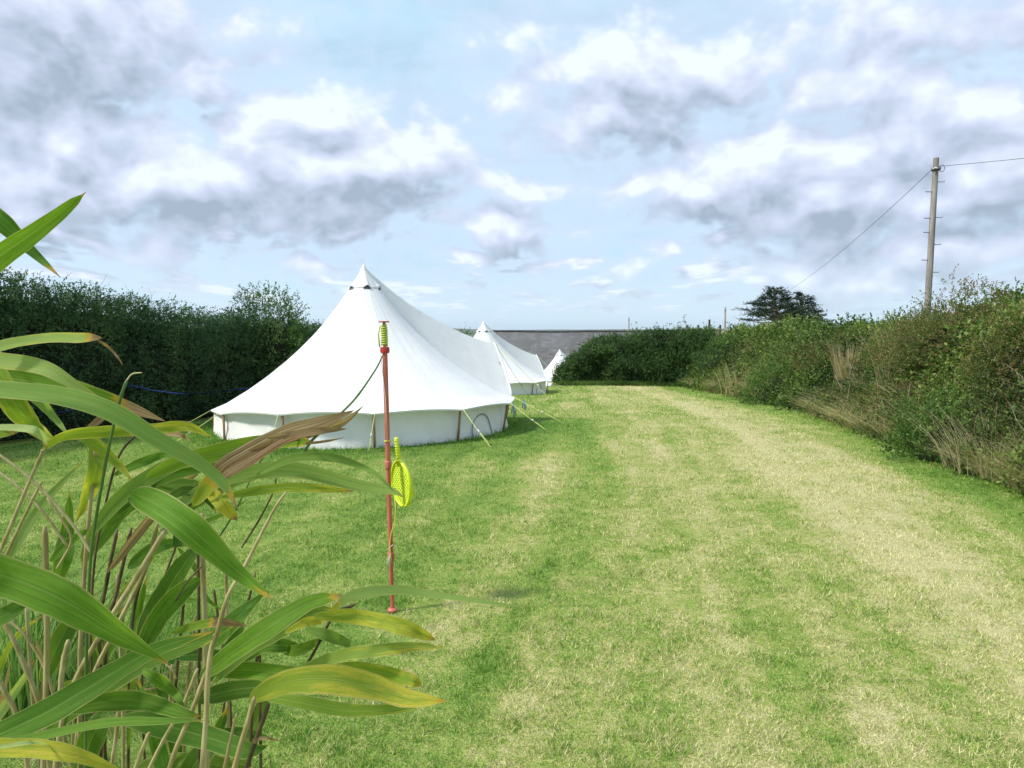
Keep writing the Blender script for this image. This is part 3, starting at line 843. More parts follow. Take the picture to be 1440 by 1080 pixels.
# blue rope along the hedge
m_blue = simple_mat('blue_rope', (.015, .04, .20), (.02, .05, .28), .5, .3, 60)
b = MB(); pts = []
for px, py, Y in ((20, 585, 11.6), (80, 580, 11.2), (105, 576, 10.75), (140, 569, 11.0), (160, 560, 12.2), (180, 543, 12.2), (190, 543, 11.7), (215, 549, 12.0), (248, 553, 12.4), (262, 554, 14.2), (318, 550, 15.2), (330, 548, 14.3), (350, 546, 14.3), (400, 543, 15.6)):
    pts.append(at(px, py, Y))
b.tube(pts, .0075, 6); o = b.build('rope', m_blue)
tag(o, 'blue rope strung loosely along the foot of the dark left hedge', 'rope')

# =================================================================== RIGHT BANK
M_BANK = foliage_mat('bank_leaves', [(0, (.016, .040, .010)), (.35, (.060, .115, .024)), (.6, (.14, .215, .045)), (.82, (.23, .30, .075)), (1, (.36, .38, .14))], .75, .3, .55, .45, .75, tint=((.55, .60, .74), (.19, .16, .07)))
def canopy(u, y):
    h = np.interp(u, [-.2, 0, .5, 1.2, 2, 5], [.10, .22, .45, .62, .72, .8])
    return h * (.30 + 1.35 * fbm(u * 1.1, y * .8, 51))
def right_bank():
    root = empty('hedgerow', (6.6, 12, 0)); RL = np.array(root.location)
    N = 26000
    y = np.exp(RNG.uniform(math.log(5.2), math.log(36), N)); u = -.12 + RNG.uniform(0, 1, N) ** 1.15 * 4.3
    x = edge_x(y) + u; 
    foot = (fbm(y * .9, y * 0, 61) - .5) * .5
    u2 = u - foot * smooth(1.2, 0, u); x = edge_x(y) + u2 + foot
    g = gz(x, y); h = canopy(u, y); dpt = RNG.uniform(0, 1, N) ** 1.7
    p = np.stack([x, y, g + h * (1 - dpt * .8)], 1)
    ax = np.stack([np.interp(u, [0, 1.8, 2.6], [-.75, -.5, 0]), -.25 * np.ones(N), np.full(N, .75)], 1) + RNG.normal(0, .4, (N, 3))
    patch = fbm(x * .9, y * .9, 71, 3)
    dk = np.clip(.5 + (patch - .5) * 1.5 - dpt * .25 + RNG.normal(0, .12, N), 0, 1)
    ll = np.clip(.026 + .0022 * y, .03, .085) * np.where(fbm(x * .7, y * .7, 81) > .55, 1.5, .9)
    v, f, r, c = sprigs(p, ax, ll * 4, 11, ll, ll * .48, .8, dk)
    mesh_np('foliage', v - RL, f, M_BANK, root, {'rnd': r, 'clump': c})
    # upright and arching bare stems
    b = MB()
    for k in range(650):
        yy = math.exp(random.uniform(math.log(5.5), math.log(28))); uu = random.uniform(.05, 3.0)
        xx = float(edge_x(yy)) + uu; q = Vector((xx, yy, gzf(xx, yy) + float(canopy(np.array(uu), np.array(yy))) * .5)) - Vector(RL)
        L = random.uniform(.2, .65); d = Vector((random.uniform(-.7, .3), random.uniform(-.5, .5), 1)).normalized()
        b.tube([q, q + d * L * .5, q + d * L + Vector((random.uniform(-.1, .1), random.uniform(-.1, .1), -.06))], [.0042, .0036, .002], 4, False)
    b.build('bare_stems', simple_mat('dry_stems', (.40, .34, .24), (.56, .50, .40), .8, .1, 30), root)['kind'] = 'stuff'
    tag(root, 'long tangled bramble and bracken hedgerow on the bank along the right of the lawn', 'hedgerow')
right_bank()
M_STRAW = foliage_mat('dry_grass', [(0, (.16, .15, .055)), (.35, (.30, .26, .12)), (.65, (.50, .42, .25)), (1, (.66, .56, .39))], 1.2, .35, .6, .4, .5)
def dry_grass():
    parts = []
    # fringe at the foot of the bank, more of it near the camera
    N = 24000
    y = np.exp(RNG.uniform(math.log(5.4), math.log(33), N)); u = -.15 + RNG.uniform(0, 1, N) ** 1.6 * 2.4
    x = edge_x(y) + u; d = fbm(x * .8, y * .5, 91, 2)
    k = d > .44 + .13 * smooth(.3, 1.6, u) - .10 * smooth(13, 6, y) * smooth(1.6, .2, u); x, y, u, d = x[k], y[k], u[k], d[k]; N = len(x)
    p = np.stack([x, y, gz(x, y) + canopy(u, y) * .25], 1)
    lean = np.stack([-.45 + RNG.normal(0, .5, N), -.1 + RNG.normal(0, .5, N), 0 * x], 1)
    v, f, kk = blades(p, lean, np.interp(y, [6, 30], [.38, .55]) * RNG.uniform(.6, 1.4, N), .0035 + .0006 * y, 4, curve=.7)
    parts.append((v, f, np.repeat(RNG.uniform(0, 1, N), kk), np.repeat(np.clip(d * 1.6 - .35, 0, 1), kk)))
    V = []; Fq = []; r_ = []; c_ = []; off = 0
    for v, f, r, c in parts:
        V.append(v); Fq.append(f + off); r_.append(r); c_.append(c); off += len(v)
    o = mesh_np('dry_grass', np.concatenate(V), np.concatenate(Fq), M_STRAW, attrs={'rnd': np.concatenate(r_), 'clump': np.concatenate(c_)})
    tag(o, 'fringe of bleached long grass flopping along the foot of the right bank', 'grass', kind='stuff')
dry_grass()
def tuft(px, py, Y, n, L, spread, label, mat=None, w=.006, lean=.35, name='grass_tuft', group=None, green=.5):
    p0 = at(px, py, Y); gz0 = gzf(p0.x, p0.y)
    z0 = max(gz0, p0.z)
    root_loc = Vector((p0.x, p0.y, gz0 + .05))
    N = n; a = RNG.uniform(0, 2 * PI, N); rr = RNG.uniform(0, 1, N) ** .7 * spread
    p = np.stack([np.cos(a) * rr, np.sin(a) * rr, np.zeros(N) + (z0 - gz0 - .05) * .0], 1)
    ln = np.stack([np.cos(a) * lean * RNG.uniform(.1, 1, N), np.sin(a) * lean * RNG.uniform(.1, 1, N), 0 * a], 1)
    H = (z0 - root_loc.z) + L
    v, f, kk = blades(p, ln, H * RNG.uniform(.6, 1.1, N), np.full(N, w) * RNG.uniform(.6, 1.3, N), 5, curve=.25)
    o = mesh_np(name, v, f, mat or M_STRAW, attrs={'rnd': np.repeat(RNG.uniform(0, 1, N), kk), 'clump': np.repeat(np.full(N, green), kk)})
    o.location = root_loc; tag(o, label, 'grass tuft', group); return o
tuft(1196, 505, 15.3, 320, .50, .26, 'pale straw-coloured tuft of tall grass halfway up the right bank', green=.9, w=.010)
tuft(1268, 480, 12.6, 110, .55, .35, 'thin upright dry grass stems nearer the utility pole on the right bank', green=.8, w=.007)
tuft(1402, 590, 8.3, 210, .20, .55, 'bleached grass tuft flopping over bank at the right edge', green=.8, w=.005, lean=1.3)
tuft(1050, 520, 24, 220, .35, .8, 'yellowish grass clump at the foot of the bank beside the dark hollow', green=.35, w=.013, lean=.5)

# shrubs standing out on the bank
def bank_shrub(name, px, Y, rx, ry, H, n, leaf, mat, label, **kw):
    x = (px - 720) / F * Y
    return shrub(name, (x, Y, gzf(x, Y) - .02), (rx, ry, H), n, leaf, mat, label, 'shrub', **kw)
bank_shrub('hawthorn_shrub', 1345, 11.8, 1.1, .9, 1.08, 2300, .036, M_HAW, 'red-tinged hawthorn shrub right beside the foot of the utility pole', lump=.5)
bank_shrub('hawthorn_shrub', 1440, 9.4, .55, .7, 1.0, 1200, .034, M_HAW, 'red-tinged hawthorn shrub cut by the right edge, with a bare shoot', lump=.55)
bank_shrub('hawthorn_shrub', 1262, 14.5, .65, .8, .72, 600, .042, M_HAW, 'low brownish hawthorn shrub just left of the utility pole', lump=.5)
bank_shrub('bramble_bush', 1345, 9.6, .75, .6, .78, 1000, .042, M_BUSH, 'dense mid green bush on the bank face below the red-tinged hawthorn', lump=.4)
bank_shrub('bramble_bush', 1195, 17.5, 1.0, .9, .72, 650, .055, M_OLIVE, 'olive green bush on the crest right of the spreading cypress trees', lump=.4)
bank_shrub('bramble_bush', 1130, 20.5, 1.1, 1.0, .95, 650, .055, M_OLIVE, 'olive brown bush in front of the right-hand cypress tree', lump=.35)
bank_shrub('bramble_bush', 1095, 19.5, .8, .7, 1.15, 600, .06, M_BUSH, 'bright green bush bulging at the bank foot below the cypress trees', lump=.4)
bank_shrub('round_shrub', 1020, 31, 1.15, 1.0, 1.2, 600, .075, M_DKBUSH, 'rounded dark bush beneath the thin post left of the cypress trees', lump=.25)

# far hedge closing the lawn
def far_hedge():
    root = empty('hedge', (5.2, 37, -1)); RL = np.array(root.location)
    N = 11000
    s = RNG.uniform(0, 1, N)
    x = 2.25 + 7.35 * s; y0 = 37.6 - 3.2 * s ** 2
    dpt = RNG.uniform(0, 2.2, N); hz = RNG.uniform(0, 1, N) ** .7
    g = gz(x, y0 + dpt)
    H = np.maximum(.3, np.interp(s, [0, .05, .12, .22, .4, .6, 1], [-.85, -.3, .35, .95, 1.5, 1.58, 1.68]) + .55 * (fbm(s * 12, s * 0, 13) - .5) - g)
    front = dpt < 1e9
    q = np.sqrt(np.clip(1 - (1 - dpt / 1.3).clip(0, 1) ** 2, 0, 1))
    zz = g + H * hz * (.25 + .75 * q) + .03
    yy = y0 + dpt * .9 * (hz * .9 + .1) + (fbm(x * 1.1, zz * 1.6, 15) - .5) * 2.0
    p = np.stack([x, yy, zz], 1)
    ax = np.stack([-.15 * np.ones(N), -.7 * np.ones(N), np.full(N, .6)], 1) + RNG.normal(0, .4, (N, 3))
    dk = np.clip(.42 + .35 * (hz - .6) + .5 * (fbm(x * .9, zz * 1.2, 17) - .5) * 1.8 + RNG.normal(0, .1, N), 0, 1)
    v, f, r, c = sprigs(p, ax, .34, 11, .085, .045, .8, dk)
    mesh_np('foliage', v - RL, f, M_DKBUSH, root, {'rnd': r, 'clump': c})
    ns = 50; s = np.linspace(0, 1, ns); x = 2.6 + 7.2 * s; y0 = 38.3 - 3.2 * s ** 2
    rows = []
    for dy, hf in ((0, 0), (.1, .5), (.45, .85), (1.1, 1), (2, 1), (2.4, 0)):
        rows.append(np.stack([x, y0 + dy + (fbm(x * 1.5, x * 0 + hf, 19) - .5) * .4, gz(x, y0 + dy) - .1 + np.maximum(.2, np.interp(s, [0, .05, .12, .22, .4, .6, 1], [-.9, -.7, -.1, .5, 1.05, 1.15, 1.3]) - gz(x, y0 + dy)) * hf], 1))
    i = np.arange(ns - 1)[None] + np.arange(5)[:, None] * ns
    mesh_np('light_block_core', np.concatenate(rows) - RL, np.stack([i, i + 1, i + ns + 1, i + ns], -1).reshape(-1, 4), M_CORE, root, smooth_=True)  # added dark body behind the leaves, blocks light through the hedge
    tag(root, 'broad dark green hedge closing the far end of the lawn', 'hedge')
far_hedge()
shrub('pale_shrub', (8.1, 36.6, gzf(8.1, 36.6)), (1.1, .8, 1.98 - gzf(8.1, 36.6)), 380, .09, M_OLIVE, 'paler yellow-green bush rising on top of the far dark hedge', 'shrub', lump=.35)
# rough grass at the foot of the far hedge
N = 5000; x = RNG.uniform(2.2, 8.6, N); y = 37.4 - 3.2 * ((x - 2.25) / 7.35).clip(0, 1) ** 2 - RNG.uniform(0, .5, N)
v, f, kk = blades(np.stack([x, y, gz(x, y)], 1), RNG.normal(0, .35, (N, 3)) * np.array([1, 1, 0]), RNG.uniform(.15, .45, N), np.full(N, .02), 3)
o = mesh_np('rough_grass', v, f, M_BUSH, attrs={'rnd': np.repeat(RNG.uniform(0, 1, N), kk), 'clump': np.repeat(RNG.uniform(.3, 1, N), kk)})
tag(o, 'rough uncut grass along the foot of the far dark hedge', 'grass', kind='stuff')

# =================================================================== CYPRESSES
M_CYP = foliage_mat('cypress_foliage', [(0, (.006, .020, .012)), (.5, (.014, .040, .020)), (1, (.035, .07, .03))], .4, .15)
M_BARK = simple_mat('grey_bark', (.16, .13, .10), (.30, .26, .22), .85, .1, 8, .4, (1, 1, .3))
def cypress(x, y, W, top, label, seed, bare=0, low=0.0):
    rg = np.random.default_rng(seed); rd = random.Random(seed)
    g = gzf(x, y); root = empty('cypress_tree', (x, y, g)); H = top - g
    b = MB(); b.tube([(0, 0, -.2), (.05, 0, H * .35), (-.08, .05, H * .7), (0, 0, H * .96)], [.32, .24, .13, .03], 8)
    b.build('trunk', M_BARK, root)
    lb = MB(); V = []; Fq = []; r_ = []; c_ = []; off = 0
    nb = 44
    for k in range(nb):
        t = (k + .5) / nb; zh = H * (.10 + .88 * t)
        a = k * 2.399 + rd.uniform(-.3, .3)
        reach = W * (1.04 - .98 * t ** 1.2) * rd.uniform(.70, 1.08)
        reach = max(reach, .3)
        tip = Vector((math.cos(a) * reach, math.sin(a) * reach, zh + reach * rd.uniform(.10, .26)))
        st = Vector((0, 0, zh * .93))
        midp = st.lerp(tip, .55) + Vector((0, 0, -.05 * reach))
        lb.tube([st, midp, tip], [.07 * (1.2 - t), .035, .012], 5, False)
        if bare and k % 3 == 0 and t > .3: continue
        n = int(62 * (reach / 2.5) + 10)
        s = rg.uniform(.35, 1.02, n) ** .8
        base = np.array(st)[None] * (1 - s[:, None]) + np.array(tip)[None] * s[:, None]
        wd = .16 * reach + .12
        p = base + rg.normal(0, 1, (n, 3)) * np.array([wd, wd, .035]) * (1.25 - s[:, None] * .6)
        ax = np.tile(np.array([math.cos(a), math.sin(a), .25]), (n, 1)) + rg.normal(0, .35, (n, 3)) * np.array([1, 1, .4])
        v, f, r, c = sprigs(p, ax, .30, 9, .14, .05, .35, np.clip(rg.normal(.5, .15, n) + p[:, 2] * .0, 0, 1), rg, droop=0)
        V.append(v); Fq.append(f + off); r_.append(r); c_.append(c); off += len(v)
    lb.build('limbs', M_BARK, root)
    mesh_np('crown', np.concatenate(V), np.concatenate(Fq), M_CYP, root, {'rnd': np.concatenate(r_), 'clump': np.concatenate(c_)})
    tag(root, label, 'tree', 'pair of cypress trees on the skyline')
YC = 60
cypress((1088 - 720) / F * YC, YC, 2.55, CH + 63 / F * YC, 'dense dark cypress tree with layered boughs, left one of the pair', 3)
cypress((1126 - 720) / F * (YC + 2), YC + 2, 1.95, CH + 58 / F * YC, 'thinner cypress tree with bare grey branches showing, right one of the pair', 8, bare=1)

# =================================================================== BARN
def barn():
    m, nt = new_mat('slate_roof')
    o = objc(nt)
    br = nd(nt, 'ShaderNodeTexBrick', {'Vector': VM(nt, 'MULTIPLY', o, (1, 1.2, 1)), 'Scale': 1.0, 'Brick Width': .5, 'Row Height': .28, 'Mortar Size': .012, 'Color1': (.10, .10, .107, 1), 'Color2': (.21, .208, .21, 1), 'Mortar': (.07, .07, .07, 1), 'Bias': 0.0})
    f = noise(nt, VM(nt, 'MULTIPLY', o, (1.3, .35, .35)), 1.2, 5, .65); g = noise(nt, o, .22, 3)
    c = mix(nt, sstep(nt, f, .3, .7), br.outputs['Color'], (.10, .097, .092), 'MIX')
    c = mix(nt, sstep(nt, g, .4, .65, 0, .5), c, (.17, .168, .172))
    out(nt, pbsdf(nt, c, .8, .2, bump(nt, br.outputs['Fac'], .4, .03)))
    x0, x1 = -1.9, 17.4; yr, ye = 62., 57.4; zr = CH + .03; ze = -1.35
    gb = -4.3
    root = empty('barn', ((x0 + x1) / 2, yr, gb)); RL = Vector(root.location)
    def q(b, pts): b.add([Vector(p) - RL for p in pts], [tuple(range(len(pts)))])
    b = MB(); L = Vector((0, ye - yr, ze - zr)); 
    n = 30                                                        # slight sag of the ridge and slopes
    vs = []; 
    for i in range(n + 1):
        t = i / n; x = x0 + (x1 - x0) * t; sag = -.05 * math.sin(PI * t) + .02 * math.sin(t * 17) + .10 * t
        vs += [(x - RL.x, ye - RL.y, ze + sag - RL.z), (x - RL.x, yr - RL.y, zr + sag - RL.z), (x - RL.x, 2 * yr - ye - RL.y, ze + sag - RL.z)]
    b.add(vs, [(3 * i, 3 * i + 3, 3 * i + 4, 3 * i + 1) for i in range(n)] + [(3 * i + 1, 3 * i + 4, 3 * i + 5, 3 * i + 2) for i in range(n)])
    roof = b.build('roof', m, root, False)
    b = MB()
    b.tube([Vector((x0 + (x1 - x0) * i / n, yr, zr + .02 - .05 * math.sin(PI * i / n) + .02 * math.sin(i / n * 17) + .10 * i / n)) - RL for i in range(n + 1)], .10, 6)
    b.build('ridge_tiles', simple_mat('ridge_tile', (.05, .05, .055), (.09, .085, .08), .8, .2, 3), roof)
    b = MB(); yb = 2 * yr - ye - .3; yf = ye + .3
    for (xa, ya, xb, yb_) in ((x0 + .15, yf, x1 - .15, yf), (x1 - .15, yf, x1 - .15, yb), (x1 - .15, yb, x0 + .15, yb), (x0 + .15, yb, x0 + .15, yf)):
        q(b, [(xa, ya, gb - 1), (xb, yb_, gb - 1), (xb, yb_, ze + .05), (xa, ya, ze + .05)])
    for xx in (x0 + .15, x1 - .15): q(b, [(xx, yf, ze + .05), (xx, yb, ze + .05), (xx, yr, zr - .1)])
    b.build('wall', simple_mat('rubble_stone', (.22, .20, .17), (.32, .29, .25), .9, .1, 3, .6), root, False)
    # lean-to with a paler sheet roof against the front wall
    b = MB(); q(b, [(5.0, 54.6, -2.1), (9.5, 54.6, -2.1), (9.5, 57.5, -1.45), (5.0, 57.5, -1.45)]); q(b, [(5.0, 54.7, gb), (9.5, 54.7, gb), (9.5, 54.7, -2.13), (5.0, 54.7, -2.13)])
    b.build('lean_to', simple_mat('sheet_roof', (.34, .34, .35), (.27, .27, .29), .6, .3, 3), root, False)
    tag(root, 'long low barn with a grey slate roof beyond the tents', 'barn')
barn()
shrub('ivy_shrub', ((831 - 720) / F * 56.8, 56.8, -3.6), (.9, .8, 4.3), 260, .12, M_HAW, 'reddish climbing shrub in front of the barn roof beside the far hedge', 'shrub', lump=.5)
shrub('small_conifer', ((900 - 720) / F * 64, 66, -4), (.6, .7, 5.9), 420, .14, M_DKBUSH, 'tiny dark treetop just above the barn ridge beside the thin post', 'tree', lump=.4)

# =================================================================== POLES AND WIRES
M_POLE = simple_mat('weathered_pole', (.20, .18, .155), (.34, .32, .28), .85, .15, 10, .4, (1, 1, .12))
M_STEEL = simple_mat('galvanised_steel', (.32, .33, .33), (.22, .22, .22), .45, .5, 20, metal=.7)
M_WIRE = simple_mat('black_cable', (.05, .05, .055), (.07, .07, .07), .5)
def utility_pole():
    Yp = 22.0; xb = (1300 - 720) / F * Yp; xt = (1305.5 - 720) / F * Yp; zt = at(1305, 222, Yp).z; g = gzf(xb, Yp)
    root = empty('utility_pole', (xb, Yp, g)); RL = Vector(root.location)
    H = zt - g; dx = xt - xb
    b = MB(); b.tube([(0, 0, -.4), (dx * .3, 0, H * .3), (dx * .65, 0, H * .65), (dx, 0, H - .02), (dx, 0, H)], [.096, .092, .085, .077, .073], 16); b.build('post', M_POLE, root)
    def onp(py):
        z = at(1305, py, Yp).z - g; return Vector((dx * z / H, 0, z))
    for py, sd in ((256, 1), (270, -1), (306, 1), (307, -1), (327, -1), (344, 1), (366, -1), (383, 1)):
        c = onp(py); b = MB()
        b.tube([c + Vector((sd * .07, -.02, 0)), c + Vector((sd * .26, -.03, .0)), c + Vector((sd * .27, -.03, .03))], .011, 6)
        b.build('step', M_STEEL, root)
    b = MB(); c = onp(238); b.box(c + Vector((0, -.11, 0)), (.16, .06, .07)); b.lathe([(.118, -.04), (.122, -.04), (.122, .04), (.118, .04)], 20, c)
    b.tube([c + Vector((-.05, -.12, .02)), c + Vector((-.16, -.12, -.03))], .014, 6)
    b.build('bracket', M_STEEL, root)
    b = MB(); pts = []
    for k in range(15):
        a = 2 * PI * k / 14; pts.append(c + Vector((.17 + .075 * math.cos(a), -.03, .02 + .1 * math.sin(a))))
    b.tube(pts, .008, 5); b.build('cable_loop', M_WIRE, root)
    for (p0, p1, sag) in ((c + Vector((.08, 0, .08)), Vector((15.5, -9.0, at(1520, 188, 13).z - g + 2.6)), .35), (c + Vector((-.1, 0, 0)), Vector(at(1020, 434, 75)) - RL, 1.5)):
        b = MB(); pts = []
        for k in range(25):
            t = k / 24; q = p0.lerp(p1, t); q.z -= sag * 4 * t * (1 - t); pts.append(q)
        b.tube(pts, [.0075 - .0045 * k / 24 for k in range(25)], 5); b.build('wire', M_WIRE, root)
    tag(root, 'tall weathered wooden utility pole with climbing steps and two wires', 'utility pole')
utility_pole()
def thin_post(px, y0, y1, Yp, r, label):
    a = at(px, y0, Yp); g = gzf(a.x, a.y); root = empty('telegraph_pole', (a.x, a.y, g)); H = a.z - g
    b = MB(); b.tube([(0, 0, -.3), (0, 0, H * .5), (0, 0, H)], [r * 1.15, r, r * .85], 10); b.build('post', M_POLE, root)
    b = MB(); b.lathe([(r * .95, -.08), (r * 1.06, -.07), (r * 1.06, .07), (r * .95, .08)], 10, (0, 0, H - .3)); b.build('collar', M_STEEL, root)
    tag(root, label, 'pole', 'distant telegraph poles')
thin_post(1020, 432, 460, 75, .10, 'distant wooden pole standing above the rounded dark bush')
thin_post(884.5, 446, 467, 85, .085, 'distant thin pole rising beside the barn ridge')
# paddock fence
M_DKCANE_ = simple_mat('dark_timber', (.06, .05, .04), (.11, .09, .07), .8)
def fence():
    ys = 44; xs = np.linspace((966 - 720) / F * ys, (1012 - 720) / F * ys, 4); g = plat_z(ys)
    root = empty('fence', (float(xs[0]), ys, CH - 1.2)); RL = Vector(root.location)
    for i, x in enumerate(xs):
        b = MB(); tz = at(720, 464 if i != 2 else 456.5, ys).z; b.box(Vector((x, ys, (tz - 1.5) / 2 + .3)) - RL, (.10, .10, tz + 1.5)); b.build('fence_post', M_DKCANE_, root, False)
    for dz in (.12, .5):
        b = MB(); b.box(Vector(((xs[0] + xs[-1]) / 2, ys - .08, at(720, 463, ys).z - dz + .1)) - RL, (float(xs[-1] - xs[0]) + .4, .035, .11)); b.build('rail', M_POLE, root, False)
    tag(root, 'short run of dark wooden rail fence beyond the far hedge', 'fence')
fence()

# =================================================================== TETHER-BALL POLE AND BAT
def swing_pole():
    g0 = ground_at(552, 864); root = empty('swing_tennis_pole', g0); top = at(540, 452, g0.y); H = top.z - g0.z; dx = top.x - g0.x
    red, nt = new_mat('faded_red_tube')
    o = objc(nt); f = noise(nt, VM(nt, 'MULTIPLY', o, (1, 1, .12)), 30, 4, .6)
    c = mix(nt, sstep(nt, f, .3, .7), (.40, .085, .055), (.56, .17, .11))
    c = mix(nt, sstep(nt, noise(nt, o, 90, 3), .62, .75, 0, .7), c, (.62, .36, .28))
    out(nt, pbsdf(nt, c, .45, .4))
    bright = simple_mat('red_plastic', (.52, .03, .03), (.42, .04, .03), .35, .5, 40)
    lime = simple_mat('lime_plastic', (.52, .56, .05), (.44, .50, .06), .4, .5, 40)
    yel = simple_mat('yellow_cord', (.66, .62, .06), (.60, .50, .10), .7, .2, 90)
    wht = simple_mat('frayed_cord', (.75, .73, .68), (.55, .52, .45), .8, .2, 90)
    def on(py):
        z = at(546, py, g0.y).z - g0.z; return Vector((dx * z / H, 0, z))
    def seg(pa, pb, r, m, name, n=14):
        b = MB(); b.tube([on(pa), on(pb)], r, n); o = b.build(name, m, root); return sharp(o)
    seg(905, 774, .0125, red, 'pole_section'); seg(792, 645, .0142, red, 'pole_section'); seg(664, 488, .0150, red, 'pole_section')
    for py, r in ((783, .0195), (654, .0185)):
        b = MB(); c = on(py); b.lathe([(r * .7, -.028), (r, -.024), (r * 1.06, -.01), (r, .0), (r * 1.05, .012), (r, .024), (r * .7, .028)], 16, c); b.build('joint', red, root)
    b = MB(); b.lathe([(.014, -.02), (.026, -.018), (.028, 0), (.026, .016), (.014, .018)], 18, on(492)); sharp(b.build('collar', bright, root))
    b = MB(); b.tube([on(489), on(454)], .009, 10); b.build('spindle', lime, root)
    b = MB(); pts = []
    za = on(486).z; zb = on(457).z
    for k in range(12 * 9 + 1):
        t = k / (12 * 9); a = 2 * PI * 9 * t
        c = on(486).lerp(on(457), t); rr = .0155 * (1 - .25 * smooth(.8, 1, t))
        pts.append(c + Vector((math.cos(a) * rr, math.sin(a) * rr, 0)))
    b.tube(pts, .0058, 6); b.build('spiral', lime, root)
    b = MB(); b.tube([on(488) + Vector((-.028, -.01, 0)), on(470) + Vector((-.033, -.01, 0)), on(459) + Vector((-.024, -.005, 0))], .0045, 6); b.build('clip', lime, root)
    b = MB(); b.lathe([(0, -.004), (.030, -.004), (.033, 0), (.030, .004), (0, .004)], 20, on(452.5)); b.build('top_disc', bright, root)
    b = MB(); b.tube([on(456), on(452)], .006, 8); b.build('pin', bright, root)
    b = MB(); b.lathe([(0, .012), (.018, .014), (.030, .006), (.032, 0), (.030, -.006), (0, -.006)], 20, (0, 0, .012)); sharp(b.build('foot_plate', red, root))
    b = MB()
    for k in range(3):
        a = k * 2.1 + .4; b.tube([(math.cos(a) * .022, math.sin(a) * .022, .016), (math.cos(a) * .024, math.sin(a) * .024, -.05)], .006, 6)
    b.build('ground_spike', wht, root)
    # cord: up at the screw, down beside the pole, tied to the bat
    b = MB(); c0 = on(487)
    pts = [on(478) + Vector((-.02, -.01, 0)), on(500) + Vector((-.022, -.012, 0)), on(520) + Vector((-.016, -.016, 0)), on(560) + Vector((-.002, -.019, 0)), on(622) + Vector((.004, -.02, 0))]
    b.tube(pts, .0024, 5); b.build('tether_cord', wht, root)
    b = MB(); pts = []
    for k in range(25):
        a = 2 * PI * k / 12; pts.append(on(621) + Vector((math.cos(a) * .018, math.sin(a) * .018, .004 * k / 12)))
    pts += [on(622) + Vector((.03, -.012, 0)), on(620) + Vector((.05, -.01, .0))]
    b.tube(pts, .0026, 5); b.build('cord_tie', yel, root)
    b = MB()
    P_ = lambda px, py: at(px, py, g0.y - .03) - g0
    b.tube([P_(555, 700), P_(556.5, 716), P_(555, 735), P_(550, 750), P_(548, 764), P_(549, 778), P_(551, 792)], .0034, 6); b.build('tether_cord', yel, root)
    b = MB()
    for k in range(5): b.tube([P_(549, 778), P_(545 + k * .8, 786), P_(544 + k * 1.4, 797 + (k % 2) * 4)], .0018, 4)
    b.tube([P_(553, 766), P_(547, 770), P_(549, 780)], .0026, 5)
    b.build('frayed_end', wht, root)
    tag(root, 'faded red pole with a lime spiral at its top, standing before the largest tent', 'game pole')
    # bat hanging head down behind the pole
    mb, nt = new_mat('lime_bat'); 
    out(nt, pbsdf(nt, mix(nt, sstep(nt, noise(nt, objc(nt), 25, 3), .3, .7), (.66, .80, .02), (.56, .72, .03)), .38, .5, **{'Subsurface Weight': .0}))
    Yb = g0.y + .055
    topp = at(557, 615, Yb); mpx = Yb / F
    br = empty('bat', topp); br.rotation_euler = (R(4), R(-5), R(-50))
    Lh = 36 * mpx; cz = -66 * mpx; RX = .100; RZ = 33 * mpx
    b = MB(); n = 48; vs = []
    for k in range(n):
        a = 2 * PI * k / n
        rx = RX * math.cos(a); rz = RZ * math.sin(a)
        if math.sin(a) > 0: rx *= 1 - .28 * math.sin(a) ** 3      # narrows to the throat
        c = Vector((rx, 0, cz + rz)); nrm = Vector((math.cos(a) / RX, 0, math.sin(a) / RZ)).normalized()
        for (u, v_) in ((-.006, -.012), (.004, -.014), (.007, 0), (.004, .014), (-.006, .012)):
            vs.append(c + nrm * u + Vector((0, v_, 0)))
    b.add(vs, [(k * 5 + j, ((k + 1) % n) * 5 + j, ((k + 1) % n) * 5 + (j + 1) % 5, k * 5 + (j + 1) % 5) for k in range(n) for j in range(5)])
    b.build('rim', mb, br)
    b = MB()                                                    # perforated face: crossing ribs
    stp = .0175
    for s in (-1, 1):
        k = -20
        while k <= 20:
            off = k * stp; pts = []
            for q in np.linspace(-.2, .2, 81):
                x = (q + off) * .7071 if s > 0 else (q - off) * .7071
                z = (off - q) * .7071 if s > 0 else (-off - q) * .7071 * -1
                x, z = (q * .7071 + off * .7071, (q * .7071 - off * .7071) * s)
                sx_ = RX * (1 - .28 * max(0, z / RZ) ** 3)
                if (x / sx_) ** 2 + (z / RZ) ** 2 < .98: pts.append(Vector((x, 0, cz + z)))
            if len(pts) > 1: b.tube([pts[0], pts[-1]], .0050, 5, False)
            k += 1
    b.build('face_grid', mb, br)
    b = MB(); b.tube([(0, 0, -Lh - .01), (0, 0, -Lh * .5), (0, 0, -.012), (0, 0, 0)], [.0155, .0125, .0135, .010], 12)
    for k in range(7): b.tube([(0, 0, -.02 - k * .016), (0, 0, -.025 - k * .016)], [.0148, .0148], 12)
    b.build('handle', mb, br)
    b = MB(); 
    for sgn in (-1, 1): b.tube([(sgn * .006, 0, -Lh + .02), (sgn * .022, 0, -Lh - .02), (sgn * .058, 0, cz + RZ * .82)], [.009, .009, .008], 8)
    b.build('throat', mb, br)
    tag(br, 'lime yellow plastic bat with a perforated face, hanging head down on the red pole', 'bat')
swing_pole()

